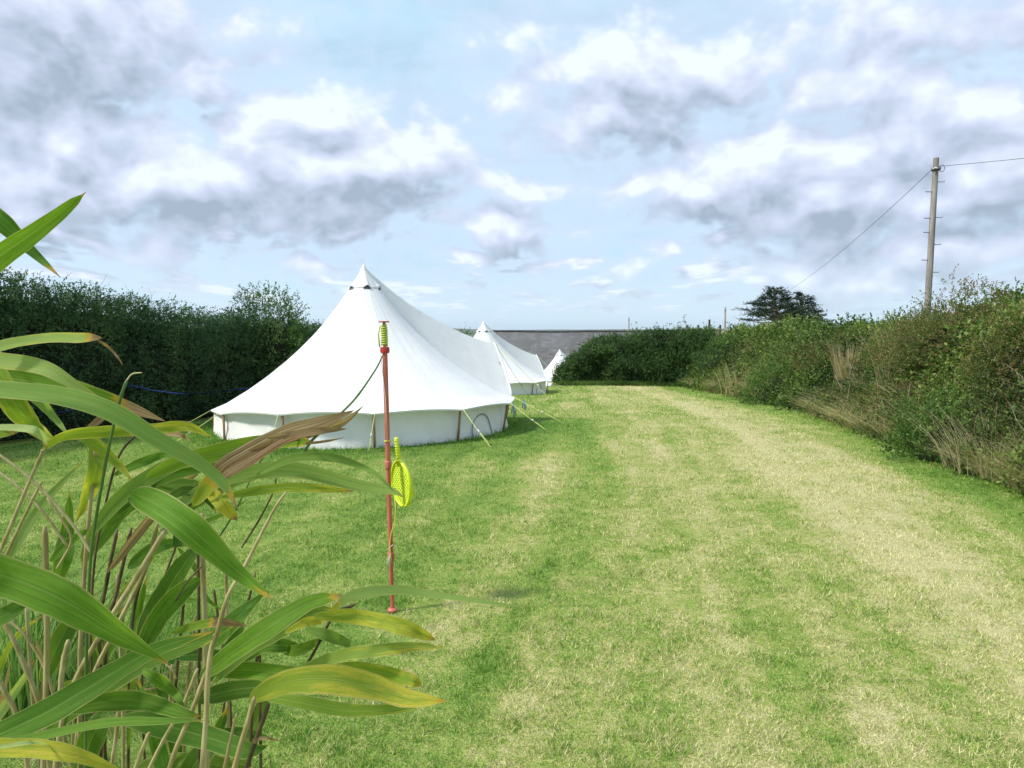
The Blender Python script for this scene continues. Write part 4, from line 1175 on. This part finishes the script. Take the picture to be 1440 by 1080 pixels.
# =================================================================== BAMBOO
def leaf_material():
    m, nt = new_mat('bamboo_leaf')
    A = lambda n: attr(nt, n).outputs['Fac']
    t, s, yel, brn, pale, seed, dk = A('lt'), A('ls'), A('yel'), A('brn'), A('pale'), A('seed'), A('dk')
    wx = M(nt, 'MULTIPLY', seed, 31.7)
    v1 = nd(nt, 'ShaderNodeCombineXYZ', {0: M(nt, 'MULTIPLY', s, 9), 1: M(nt, 'MULTIPLY', t, 1.1), 2: wx}).outputs[0]
    v2 = nd(nt, 'ShaderNodeCombineXYZ', {0: M(nt, 'MULTIPLY', s, 1.6), 1: M(nt, 'MULTIPLY', t, 5), 2: wx}).outputs[0]
    v3 = nd(nt, 'ShaderNodeCombineXYZ', {0: M(nt, 'MULTIPLY', s, 40), 1: M(nt, 'MULTIPLY', t, .9), 2: wx}).outputs[0]
    n1 = noise(nt, v1, 1., 4, .6); n2 = noise(nt, v2, 1., 4, .65); n3 = noise(nt, v3, 1., 2, .5)
    g = ramp(nt, M(nt, 'MULTIPLY_ADD', M(nt, 'SUBTRACT', n1, .5), .9, M(nt, 'MULTIPLY_ADD', M(nt, 'SUBTRACT', n3, .5), .95, M(nt, 'MULTIPLY_ADD', M(nt, 'SUBTRACT', n2, .5), .9, .5))),
             [(0, (.055, .15, .012)), (.5, (.13, .285, .026)), (1, (.26, .44, .07))])
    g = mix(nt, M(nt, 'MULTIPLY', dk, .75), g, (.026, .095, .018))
    g = mix(nt, M(nt, 'MULTIPLY', M(nt, 'MAXIMUM', yel, 0.0), 1.1, clamp=True), g, mix(nt, n1, (.26, .36, .03), (.44, .46, .06)))
    g = mix(nt, pale, g, (.48, .58, .24))
    sa = M(nt, 'ABSOLUTE', s)
    rib = sstep(nt, sa, .07, .02, 0, .55)
    g = mix(nt, rib, g, mix(nt, .5, g, (.42, .52, .18)))
    # yellowing from the edges and the tip
    e = M(nt, 'MULTIPLY_ADD', sa, .35, M(nt, 'MULTIPLY_ADD', t, .45, M(nt, 'MULTIPLY', M(nt, 'SUBTRACT', n2, .5), 1.5)))
    ey = sstep(nt, M(nt, 'ADD', e, yel), .78, 1.25)
    g = mix(nt, ey, g, mix(nt, sstep(nt, n1, .35, .65), (.48, .50, .05), (.62, .52, .09)))
    sp = sstep(nt, noise(nt, nd(nt, 'ShaderNodeCombineXYZ', {0: M(nt, 'MULTIPLY', s, 10), 1: M(nt, 'MULTIPLY', t, 30), 2: wx}).outputs[0], 1.3, 3, .6), .60, .70)
    g = mix(nt, M(nt, 'MULTIPLY', M(nt, 'MULTIPLY', sp, ey), .55), g, (.20, .11, .03))
    wsp = sstep(nt, noise(nt, nd(nt, 'ShaderNodeCombineXYZ', {0: M(nt, 'MULTIPLY', s, 5), 1: M(nt, 'MULTIPLY', t, 24), 2: wx}).outputs[0], 2.0, 5, .75), .60, .70)
    g = mix(nt, M(nt, 'MULTIPLY', wsp, .75), g, (.30, .22, .08))
    edg = sstep(nt, M(nt, 'MULTIPLY_ADD', n1, .25, sa), 1.0, 1.12)
    g = mix(nt, M(nt, 'MULTIPLY', edg, .7), g, (.50, .46, .20))
    # dead tip
    tb = M(nt, 'MULTIPLY_ADD', M(nt, 'SUBTRACT', n2, .5), .22, M(nt, 'SUBTRACT', t, brn))
    g = mix(nt, sstep(nt, tb, -.055, -.005), g, (.55, .36, .05))
    brown = ramp(nt, M(nt, 'MULTIPLY_ADD', M(nt, 'SUBTRACT', n3, .5), 1.0, n1), [(.25, (.14, .075, .035)), (.5, (.34, .22, .12)), (.8, (.58, .47, .34))])
    g = mix(nt, sstep(nt, tb, .0, .04), g, brown)
    dead = sstep(nt, tb, 0, .04)
    bp = bump(nt, M(nt, 'MULTIPLY_ADD', n3, .8, M(nt, 'MULTIPLY', rib, .5)), .7, .002)
    a = pbsdf(nt, g, M(nt, 'MULTIPLY_ADD', dead, .25, .55), .22, bp)
    b = nd(nt, 'ShaderNodeBsdfTranslucent', {'Color': mix(nt, 1.0, g, (1.2, 1.25, .6), 'MULTIPLY'), 'Normal': bp}).outputs[0]
    ms = nd(nt, 'ShaderNodeMixShader', {0: .45}); nt.links.new(a, ms.inputs[1]); nt.links.new(b, ms.inputs[2])
    out(nt, ms.outputs[0]); return m
M_BLEAF = leaf_material()
def crom(P, n):
    P = np.array(P, float); m = len(P); ts = np.linspace(0, m - 1, n); o = []
    for t in ts:
        i = min(int(t), m - 2); f = t - i
        p0 = P[i - 1] if i > 0 else 2 * P[0] - P[1]; p3 = P[i + 2] if i + 2 < m else 2 * P[-1] - P[-2]
        p1, p2 = P[i], P[i + 1]
        o.append(.5 * ((2 * p1) + (-p0 + p2) * f + (2 * p0 - 5 * p1 + 4 * p2 - p3) * f * f + (-p0 + 3 * p1 - 3 * p2 + p3) * f ** 3))
    return np.array(o)
BROOT = Vector((-.62, 1.55, 0))
bamboo = empty('bamboo_plant', BROOT)
tag(bamboo, 'broad-leaved bamboo in the left foreground with yellowing and brown-tipped leaves', 'bamboo')
LC = [0]
def leaf(pts, w, Y=1.3, Y1=None, yel=0., brn=1.4, pale=0., dk=0., tilt=0., twist=0., fold=.22, base=.5, label=None, tip=.75, n=40):
    if yel == 0.: yel = .12 * ((LC[0] * .731) % 1)
    if brn == 1.4: brn = .925 + .09 * ((LC[0] * .377) % 1)
    Y1 = Y if Y1 is None else Y1
    q = crom(pts, n); LC[0] += 1; sd = (LC[0] * .6180339) % 1
    d = np.linspace(0, 1, n)
    C_ = [at(q[i][0], q[i][1], Y + (Y1 - Y) * d[i] + .012 * math.sin(d[i] * 9 + LC[0])) - BROOT for i in range(n)]
    cp = Vector((0, 0, CH)) - BROOT
    vs = []; lt = []; ls = []
    prof = d ** base * (1 - d) ** (tip + .22) * (1 - .35 * smooth(.86, 1, d)); prof = prof / prof.max()
    SS = (-1, -.55, -.04, .04, .55, 1)
    for i in range(n):
        T = (C_[min(i + 1, n - 1)] - C_[max(i - 1, 0)]).normalized()
        V = (cp - C_[i]).normalized(); S = T.cross(V).normalized(); Nn = S.cross(T).normalized()
        an = R(tilt + twist * (d[i] - .5) + 8 * math.sin(d[i] * 5 + LC[0] * 1.7))
        S2 = S * math.cos(an) + Nn * math.sin(an); N2 = S2.cross(T).normalized()
        hw = .5 * .82 * w * (Y / F) * (prof[i] * .97 + .02) * (1 + .05 * math.sin(d[i] * 14 + LC[0]))
        hw /= max(.45, math.cos(R(abs(tilt))))
        for s in SS:
            if s == SS[0]: h0 = hw
            hw = h0 * (1 + .07 * (float(vnoise(np.array(d[i] * 22 + LC[0]), np.array(s * 2 + 3.), 9)) - .5) + (.10 * max(0, math.sin(d[i] * 41 + LC[0] * 2.3)) * d[i] ** 3 if abs(s) == 1 else 0))
            rip = .04 * math.sin(d[i] * 30 + s * 3 + LC[0]) * abs(s)
            vs.append(C_[i] + S2 * hw * s + N2 * hw * (fold * abs(s) + rip)); lt.append(d[i]); ls.append(s)
    k = len(SS); fs = [(i * k + j, i * k + j + 1, (i + 1) * k + j + 1, (i + 1) * k + j) for i in range(n - 1) for j in range(k - 1)]
    one = np.ones(len(vs))
    o = mesh_np('leaf', vs, fs, M_BLEAF, bamboo, {'lt': lt, 'ls': ls, 'yel': one * yel, 'brn': one * brn, 'pale': one * pale, 'seed': one * sd, 'dk': one * dk}, True)
    if label: o['label'] = label
    return o
# upper left pair against the sky
leaf([(-190, 250), (-60, 275), (0, 312), (40, 350), (86, 391)], 32, 1.15, dk=.35, tilt=25)
leaf([(-170, 470), (-60, 408), (0, 360), (60, 318), (100, 287), (121, 270)], 37, 1.05, dk=.15, tilt=-15, tip=.9)
leaf([(-160, 550), (-60, 508), (0, 488), (60, 477), (115, 476), (144, 475)], 20, 1.2, pale=.35, yel=.35, brn=.86, tilt=35, tip=.25, label='pale leaf with a bleached dead tip')
leaf([(136, 478), (150, 486), (163, 499), (174, 515)], 5, 1.2, brn=-.5, n=12)
leaf([(-150, 500), (-40, 500), (0, 507), (60, 517), (112, 546), (168, 578)], 30, 1.22, pale=.5, yel=.3, tilt=15)
leaf([(-160, 505), (-50, 522), (0, 530), (70, 542), (130, 558), (178, 572), (232, 592)], 42, 1.32, yel=.15, brn=.80, dk=.25, tilt=-10, tip=.55, label='olive leaf with a withered brown end')
leaf([(-150, 560), (-40, 545), (0, 548), (80, 557), (150, 577), (220, 618), (280, 652), (315, 682), (334, 716)], 34, 1.12, pale=.22, tilt=12, tip=.55, label='long bright green leaf arching across the clump')
leaf([(-30, 470), (0, 535), (30, 580), (55, 605), (80, 620)], 38, 1.28, yel=.42, dk=.0, tilt=-15, tip=.6, label='yellow-green leaf scorched along one edge')
leaf([(22, 545), (55, 565), (78, 590), (99, 616)], 15, 1.2, pale=.3, tilt=20)
leaf([(60, 632), (92, 612), (150, 606), (215, 603), (262, 599), (297, 614)], 21, 1.18, yel=.55, brn=1.0, dk=.3, tilt=-30, tip=.4, label='folded leaf turning orange along its rim')
leaf([(190, 604), (225, 608), (255, 612), (268, 622)], 11, 1.2, brn=-.5, n=12)
leaf([(-90, 615), (-20, 603), (35, 603), (58, 612), (66, 632)], 12, 1.1, pale=.95, tilt=40, tip=.3)
leaf([(-60, 640), (-10, 612), (20, 605), (44, 598)], 18, 1.2, yel=.4, brn=.6, tilt=10)
leaf([(135, 615), (135, 660), (122, 700), (106, 735)], 30, 1.4, yel=.5, tilt=20, label='yellowed leaf hanging straight down')
leaf([(100, 606), (130, 622), (165, 652), (188, 678)], 20, 1.35, yel=.45, brn=.95)
leaf([(118, 608), (140, 590), (160, 572), (172, 566)], 12, 1.25, brn=-.5, pale=.5, n=12)
# middle fan with the big dry leaf
leaf([(120, 760), (170, 700), (240, 655), (310, 634), (370, 624), (405, 622)], 27, 1.35, pale=.15, tilt=10)
leaf([(150, 735), (195, 690), (240, 668), (300, 655), (345, 655)], 22, 1.4, dk=.5, tilt=-20)
leaf([(245, 770), (256, 730), (262, 700), (290, 672)], 16, 1.3, dk=.9, tilt=20)
leaf([(236, 700), (262, 690), (288, 700), (305, 722)], 18, 1.3, dk=.9, tilt=10)
leaf([(205, 672), (250, 650), (310, 635), (370, 622), (420, 620), (440, 622)], 30, 1.25, yel=.28, brn=.93, tilt=-12, tip=.5)
leaf([(270, 712), (310, 665), (350, 640), (400, 612), (450, 596), (498, 577)], 38, 1.22, brn=.16, yel=.7, tilt=10, tip=.55, label='large withered brown leaf split at the tip')
leaf([(340, 640), (400, 618), (440, 608), (482, 594), (512, 570)], 16, 1.24, brn=-.5, tilt=-20, tip=.6)
leaf([(372, 616), (410, 611), (450, 606), (488, 603)], 13, 1.2, brn=-.5, pale=.3, tip=.4, n=14)
leaf([(425, 624), (455, 621), (486, 615)], 5, 1.2, brn=-.5, n=10)
leaf([(185, 692), (230, 715), (275, 748), (330, 800), (383, 843)], 52, 1.0, tilt=-8, tip=.62, base=.4, label='broad bright green leaf pointing down to the right')
leaf([(240, 722), (290, 685), (350, 665), (420, 662), (500, 682), (548, 690), (568, 699)], 26, 1.28, pale=.3, yel=.15, brn=.99, tilt=15, tip=.6)
leaf([(360, 668), (410, 645), (460, 643), (505, 655), (535, 672), (556, 694)], 15, 1.22, pale=.18, tilt=20, brn=.99)
leaf([(260, 720), (320, 678), (380, 660), (440, 662), (490, 670)], 26, 1.33, dk=.3, pale=.2, tilt=-10)
leaf([(310, 700), (360, 690), (410, 685), (455, 687), (498, 691)], 17, 1.2, yel=.45, brn=.93, tilt=-15, tip=.4)
leaf([(280, 676), (300, 695), (318, 715), (334, 732)], 24, 1.22, yel=.75, brn=.9, tilt=-10, tip=.35)
leaf([(150, 740), (190, 702), (230, 684), (275, 682), (300, 690)], 30, 1.42, dk=.5, tilt=10)
leaf([(180, 700), (215, 720), (255, 712), (290, 695), (315, 690)], 22, 1.3, dk=.85, tilt=20)
leaf([(160, 668), (200, 650), (232, 640), (258, 648)], 16, 1.5, dk=.3)
leaf([(250, 760), (275, 740), (320, 720), (352, 700)], 9, 1.45, dk=.3)
# centre, darker leaves
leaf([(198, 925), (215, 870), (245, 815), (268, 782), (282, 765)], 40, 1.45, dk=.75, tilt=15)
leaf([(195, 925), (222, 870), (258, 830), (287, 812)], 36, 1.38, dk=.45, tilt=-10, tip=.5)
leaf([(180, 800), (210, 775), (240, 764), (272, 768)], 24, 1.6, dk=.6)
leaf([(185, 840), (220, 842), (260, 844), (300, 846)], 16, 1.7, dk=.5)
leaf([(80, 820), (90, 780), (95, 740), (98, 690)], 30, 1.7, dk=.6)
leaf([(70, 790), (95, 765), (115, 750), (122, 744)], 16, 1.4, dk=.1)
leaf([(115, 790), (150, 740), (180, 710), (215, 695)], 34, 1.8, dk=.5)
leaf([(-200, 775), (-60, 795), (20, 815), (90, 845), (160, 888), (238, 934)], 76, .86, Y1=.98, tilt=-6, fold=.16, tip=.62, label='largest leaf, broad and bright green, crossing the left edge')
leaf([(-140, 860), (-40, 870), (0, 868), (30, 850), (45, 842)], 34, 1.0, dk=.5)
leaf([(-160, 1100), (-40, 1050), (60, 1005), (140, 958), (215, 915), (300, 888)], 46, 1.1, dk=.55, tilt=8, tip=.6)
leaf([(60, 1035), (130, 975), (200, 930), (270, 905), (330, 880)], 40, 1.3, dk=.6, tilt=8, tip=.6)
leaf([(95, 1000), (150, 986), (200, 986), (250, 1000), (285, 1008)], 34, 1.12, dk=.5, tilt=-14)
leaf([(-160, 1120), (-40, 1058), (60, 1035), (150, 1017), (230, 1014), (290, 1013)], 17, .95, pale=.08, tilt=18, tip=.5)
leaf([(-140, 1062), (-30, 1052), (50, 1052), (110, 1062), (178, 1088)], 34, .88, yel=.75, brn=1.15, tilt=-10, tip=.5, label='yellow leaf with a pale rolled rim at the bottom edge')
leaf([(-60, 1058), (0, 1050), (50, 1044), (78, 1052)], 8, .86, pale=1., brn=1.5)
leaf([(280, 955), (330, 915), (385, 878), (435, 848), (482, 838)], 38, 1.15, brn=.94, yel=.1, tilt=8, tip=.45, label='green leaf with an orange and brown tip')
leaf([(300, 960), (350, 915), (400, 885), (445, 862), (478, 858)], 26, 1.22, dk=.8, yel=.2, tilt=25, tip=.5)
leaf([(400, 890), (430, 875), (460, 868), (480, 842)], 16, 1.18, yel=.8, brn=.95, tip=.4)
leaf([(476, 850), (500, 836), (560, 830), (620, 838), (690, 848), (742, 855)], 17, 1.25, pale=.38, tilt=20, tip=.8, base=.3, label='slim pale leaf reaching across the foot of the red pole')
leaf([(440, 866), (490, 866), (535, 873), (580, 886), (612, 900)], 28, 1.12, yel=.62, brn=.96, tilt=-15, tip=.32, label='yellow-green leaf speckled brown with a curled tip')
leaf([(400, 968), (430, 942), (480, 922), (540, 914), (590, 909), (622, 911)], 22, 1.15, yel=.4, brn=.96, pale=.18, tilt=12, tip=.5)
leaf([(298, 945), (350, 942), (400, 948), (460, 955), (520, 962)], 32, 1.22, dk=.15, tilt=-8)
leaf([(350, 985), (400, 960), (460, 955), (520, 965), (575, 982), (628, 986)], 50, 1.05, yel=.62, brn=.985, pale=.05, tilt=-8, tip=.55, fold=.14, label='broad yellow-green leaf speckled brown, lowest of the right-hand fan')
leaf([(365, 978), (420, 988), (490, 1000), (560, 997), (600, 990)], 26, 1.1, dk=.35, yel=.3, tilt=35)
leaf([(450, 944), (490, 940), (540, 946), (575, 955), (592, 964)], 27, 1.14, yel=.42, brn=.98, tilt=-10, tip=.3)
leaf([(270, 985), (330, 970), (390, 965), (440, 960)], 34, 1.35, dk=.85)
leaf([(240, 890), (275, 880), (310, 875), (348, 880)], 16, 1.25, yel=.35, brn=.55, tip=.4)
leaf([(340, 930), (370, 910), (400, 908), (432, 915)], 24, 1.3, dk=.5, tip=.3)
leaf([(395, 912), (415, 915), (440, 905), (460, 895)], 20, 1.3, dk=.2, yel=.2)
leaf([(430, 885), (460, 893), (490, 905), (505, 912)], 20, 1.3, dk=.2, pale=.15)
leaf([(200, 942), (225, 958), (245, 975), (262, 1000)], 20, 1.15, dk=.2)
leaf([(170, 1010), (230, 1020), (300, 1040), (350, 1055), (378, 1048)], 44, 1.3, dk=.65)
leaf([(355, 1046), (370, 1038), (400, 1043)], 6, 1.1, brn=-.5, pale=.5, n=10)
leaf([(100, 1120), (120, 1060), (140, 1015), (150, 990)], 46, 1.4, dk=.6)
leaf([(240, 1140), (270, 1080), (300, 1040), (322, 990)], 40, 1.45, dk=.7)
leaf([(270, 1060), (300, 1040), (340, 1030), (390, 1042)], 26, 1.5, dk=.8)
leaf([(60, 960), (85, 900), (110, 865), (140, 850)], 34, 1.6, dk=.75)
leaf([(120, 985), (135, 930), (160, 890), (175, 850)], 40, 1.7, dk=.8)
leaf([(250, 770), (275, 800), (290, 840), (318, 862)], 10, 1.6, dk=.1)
rr = random.Random(5)
for k in range(10):
    x = rr.uniform(-40, 330); y = rr.uniform(880, 1150); a = rr.uniform(-1.9, .5); L = rr.uniform(90, 190); c = rr.uniform(-40, 40)
    leaf([(x, y), (x + math.cos(a) * L * .5 - c * .3, y + math.sin(a) * L * .5 - abs(c) * .4), (x + math.cos(a) * L, y + math.sin(a) * L + abs(c) * .3)], rr.uniform(20, 38), rr.uniform(1.45, 1.9), dk=rr.uniform(.4, 1), yel=rr.uniform(-.1, .3), tilt=rr.uniform(-30, 30), n=16)

for k in range(14):
    x = rr.uniform(-60, 190); y = rr.uniform(760, 1120); a = rr.uniform(-2.2, -.35); L = rr.uniform(120, 260); c = rr.uniform(-50, 50)
    leaf([(x, y), (x + math.cos(a) * L * .5 - c * .3, y + math.sin(a) * L * .5 - abs(c) * .3), (x + math.cos(a) * L + c * .3, y + math.sin(a) * L + abs(c) * .5)], rr.uniform(8, 17), rr.uniform(1.4, 2.0), dk=rr.uniform(0, .7), yel=rr.uniform(0, .5), pale=rr.choice([0, 0, .3, .6]), tilt=rr.uniform(-30, 30), n=16, brn=rr.choice([1.4, .8, .9, -.5, 1.4]))
M_CANE, nt = new_mat('bamboo_cane')
o = objc(nt); f = noise(nt, VM(nt, 'MULTIPLY', o, (1, 1, .1)), 90, 4, .6); f2 = noise(nt, o, 9, 3)
c = ramp(nt, M(nt, 'MULTIPLY_ADD', f2, .6, M(nt, 'MULTIPLY', f, .6)), [(.3, (.095, .075, .026)), (.55, (.30, .25, .10)), (.85, (.56, .50, .27))])
out(nt, pbsdf(nt, c, .6, .25, bump(nt, f, .4, .003)))
M_DKCANE = simple_mat('dark_cane', (.045, .035, .018), (.13, .09, .045), .5, .3, 25, .3)
M_GRCANE = simple_mat('green_cane', (.06, .13, .025), (.10, .18, .04), .45, .35, 12)
def cane(pts, w, Y, m=None, Y1=None, ground=True, w1=None):
    Y1 = Y if Y1 is None else Y1; q = crom(pts, max(10, 6 * len(pts))); n = len(q)
    P_ = [at(q[i][0], q[i][1], Y + (Y1 - Y) * i / (n - 1)) - BROOT for i in range(n)]
    rad = [.43 * (w + ((w1 if w1 is not None else w) - w) * i / (n - 1)) * Y / F for i in range(n)]
    if ground:
        p0 = P_[0]; rt = Vector((p0.x * .55, p0.y * .8, -.05)); mid = p0.lerp(rt, .5) + Vector((p0.x * .12, 0, 0))
        P_ = [rt, mid] + P_; rad = [rad[0] * 1.1, rad[0] * 1.05] + rad
    # nodes: small swellings
    Q = []; RR = []; acc_ = 0; sd = random.uniform(.03, .09)
    for i in range(len(P_) - 1):
        a, b2 = P_[i], P_[i + 1]; L = (b2 - a).length; k = max(1, int(L / .012))
        for j in range(k):
            t = j / k; p = a.lerp(b2, t); acc_ += L / k; r = rad[i] + (rad[i + 1] - rad[i]) * t
            if acc_ > sd: r *= 1.16; acc_ = 0; sd = random.uniform(.09, .15)
            Q.append(p); RR.append(r)
    Q.append(P_[-1]); RR.append(rad[-1] * .6)
    b = MB(); b.tube(Q, RR, 7); return b.build('cane', m or M_CANE, bamboo)
cane([(283, 1095), (290, 1010), (292, 960), (297, 915), (305, 890)], 9, 1.1)
cane([(304, 895), (320, 840), (345, 795), (372, 742), (388, 712), (402, 692)], 8, 1.1, ground=False, w1=4)
cane([(60, 1100), (64, 1000), (66, 900), (65, 820), (63, 740)], 9, 1.35)
cane([(112, 1100), (112, 950), (116, 850), (124, 740), (134, 640), (133, 600)], 7, 1.4)
cane([(120, 1100), (122, 900), (128, 780), (140, 700), (155, 620), (168, 565), (178, 535)], 5, 1.15, M_GRCANE)
cane([(178, 535), (186, 526), (200, 524)], 2.4, 1.15, ground=False)
cane([(75, 1100), (95, 985), (140, 895), (190, 815), (235, 742)], 9, 1.3)
cane([(100, 1110), (118, 985), (165, 880), (205, 800), (222, 735)], 7, 1.45)
cane([(130, 780), (100, 735), (60, 690), (20, 655), (-30, 620)], 5, 1.25, ground=False)
cane([(96, 770), (60, 720), (20, 680), (-30, 645)], 4.5, 1.3, ground=False)
cane([(80, 800), (100, 762), (90, 735), (66, 700)], 4, 1.3, ground=False)
cane([(-10, 800), (15, 740), (38, 685), (58, 640), (60, 632)], 6, 1.25, ground=False)
cane([(0, 800), (30, 735), (52, 690), (58, 678)], 5, 1.3, ground=False)
cane([(292, 1100), (289, 950), (288, 870), (285, 790), (284, 722)], 9, 1.35)
cane([(281, 1100), (280, 900), (279, 800), (277, 735)], 5, 1.42, M_DKCANE)
cane([(75, 1120), (58, 1003), (30, 925), (5, 872)], 8, 1.2)
cane([(110, 1120), (70, 960), (40, 900), (10, 870)], 5, 1.35)
cane([(45, 1120), (28, 1020), (0, 962), (-30, 920)], 8, 1.15)
cane([(82, 1100), (86, 960), (96, 900)], 9, 1.5)
cane([(230, 1110), (245, 1060), (270, 1000), (292, 940)], 8, 1.12)
cane([(196, 1110), (225, 1050), (258, 990), (278, 940)], 6, 1.2)
cane([(322, 1110), (338, 1050), (350, 1010), (358, 980)], 10, 1.05, w1=8)
cane([(312, 1100), (322, 1050), (333, 1003)], 7, 1.02, w1=4)
cane([(340, 1100), (360, 1040), (378, 990)], 8, 1.25, M_DKCANE)
cane([(180, 1110), (198, 1060), (210, 1030)], 7, 1.15)
cane([(140, 1100), (150, 900), (165, 830), (185, 742)], 6, 1.5, M_DKCANE)
cane([(150, 1100), (140, 900), (150, 820), (165, 745)], 6, 1.6, M_DKCANE)
cane([(125, 1100), (112, 940), (116, 860), (120, 760)], 7, 1.55, M_DKCANE)
cane([(140, 1100), (128, 920), (132, 800), (146, 720), (168, 640), (205, 600)], 4, 1.5, M_DKCANE)
cane([(205, 1100), (200, 950), (215, 860), (250, 760), (262, 700)], 4, 1.5, M_DKCANE)
cane([(180, 1100), (182, 950), (190, 850), (210, 790), (232, 740)], 5, 1.65, M_DKCANE)
cane([(305, 760), (330, 720), (372, 640), (410, 620)], 3, 1.4, M_GRCANE, ground=False)
cane([(425, 640), (440, 618), (470, 590), (500, 560), (528, 520), (538, 500)], 5.5, 1.22, ground=False, m=M_GRCANE, w1=2.2)
cane([(365, 880), (355, 1000), (350, 1100)], 5, 1.5, M_DKCANE)
cane([(400, 985), (440, 920), (470, 865), (500, 850)], 5, 1.3, ground=False, m=M_DKCANE)
cane([(247, 845), (262, 820), (285, 795)], 3, 1.3, M_DKCANE, ground=False)
cane([(232, 933), (243, 943), (248, 955)], 2.5, 1.0, ground=False)
cane([(340, 770), (365, 730), (385, 690), (388, 672)], 3, 1.4, M_DKCANE, ground=False)
for k in range(11):
    x = rr.uniform(-30, 340); cane([(x, 1110), (x + rr.uniform(-15, 15), 1000), (x + rr.uniform(-35, 45), rr.uniform(780, 960))], rr.uniform(4, 7), rr.uniform(1.5, 1.85), rr.choice([M_CANE, M_DKCANE, M_CANE]))
# long fine tail of a dry leaf, curling over the grass
cane([(735, 853), (745, 845), (752, 825), (740, 805)], 1.3, 1.25, ground=False)

# ornamental grass clumps growing behind the bamboo
M_REED = foliage_mat('reed_blades', [(0, (.05, .13, .03)), (.5, (.12, .26, .06)), (.8, (.26, .38, .12)), (1, (.50, .50, .25))], 2.0, .35, .7, .3, .3)
def reed(px, py, n, L, spr, w, label, lean=.55):
    g0 = ground_at(px, py); N = n; a = RNG.uniform(0, 2 * PI, N); q = RNG.uniform(0, 1, N) ** .6 * spr
    p = np.stack([np.cos(a) * q, np.sin(a) * q, 0 * a], 1); ln = np.stack([np.cos(a), np.sin(a), 0 * a], 1) * (lean * RNG.uniform(.1, 1.1, N))[:, None] + RNG.normal(0, .12, (N, 3)) * np.array([1, 1, 0])
    v, f, kk = blades(p, ln, L * RNG.uniform(.5, 1.1, N), w * RNG.uniform(.6, 1.3, N), 7, curve=.55)
    o = mesh_np('reed_tuft', v, f, M_REED, attrs={'rnd': np.repeat(RNG.uniform(0, 1, N), kk), 'clump': np.repeat(RNG.uniform(.2, .8, N), kk)})
    o.location = g0; tag(o, label, 'grass tuft')
reed(20, 1010, 330, .95, .30, .011, 'tall arching green grass tuft behind the bamboo at the left edge')
reed(150, 960, 170, .55, .30, .009, 'shorter arching grass tuft behind the bamboo canes', .8)

# =================================================================== HAZE
mh, nt = new_mat('haze_air')
hv = nd(nt, 'ShaderNodeVolumePrincipled', {'Color': (.80, .90, 1.0, 1), 'Density': 6e-5, 'Anisotropy': .2})
oo = nt.nodes.new('ShaderNodeOutputMaterial'); nt.links.new(hv.outputs[0], oo.inputs['Volume'])
b = MB(); b.box((0, 4000, 15), (20000, 9200 + 2200, 150)); hz_ = b.build('haze', mh, None, False)
tag(hz_, kind='stuff')
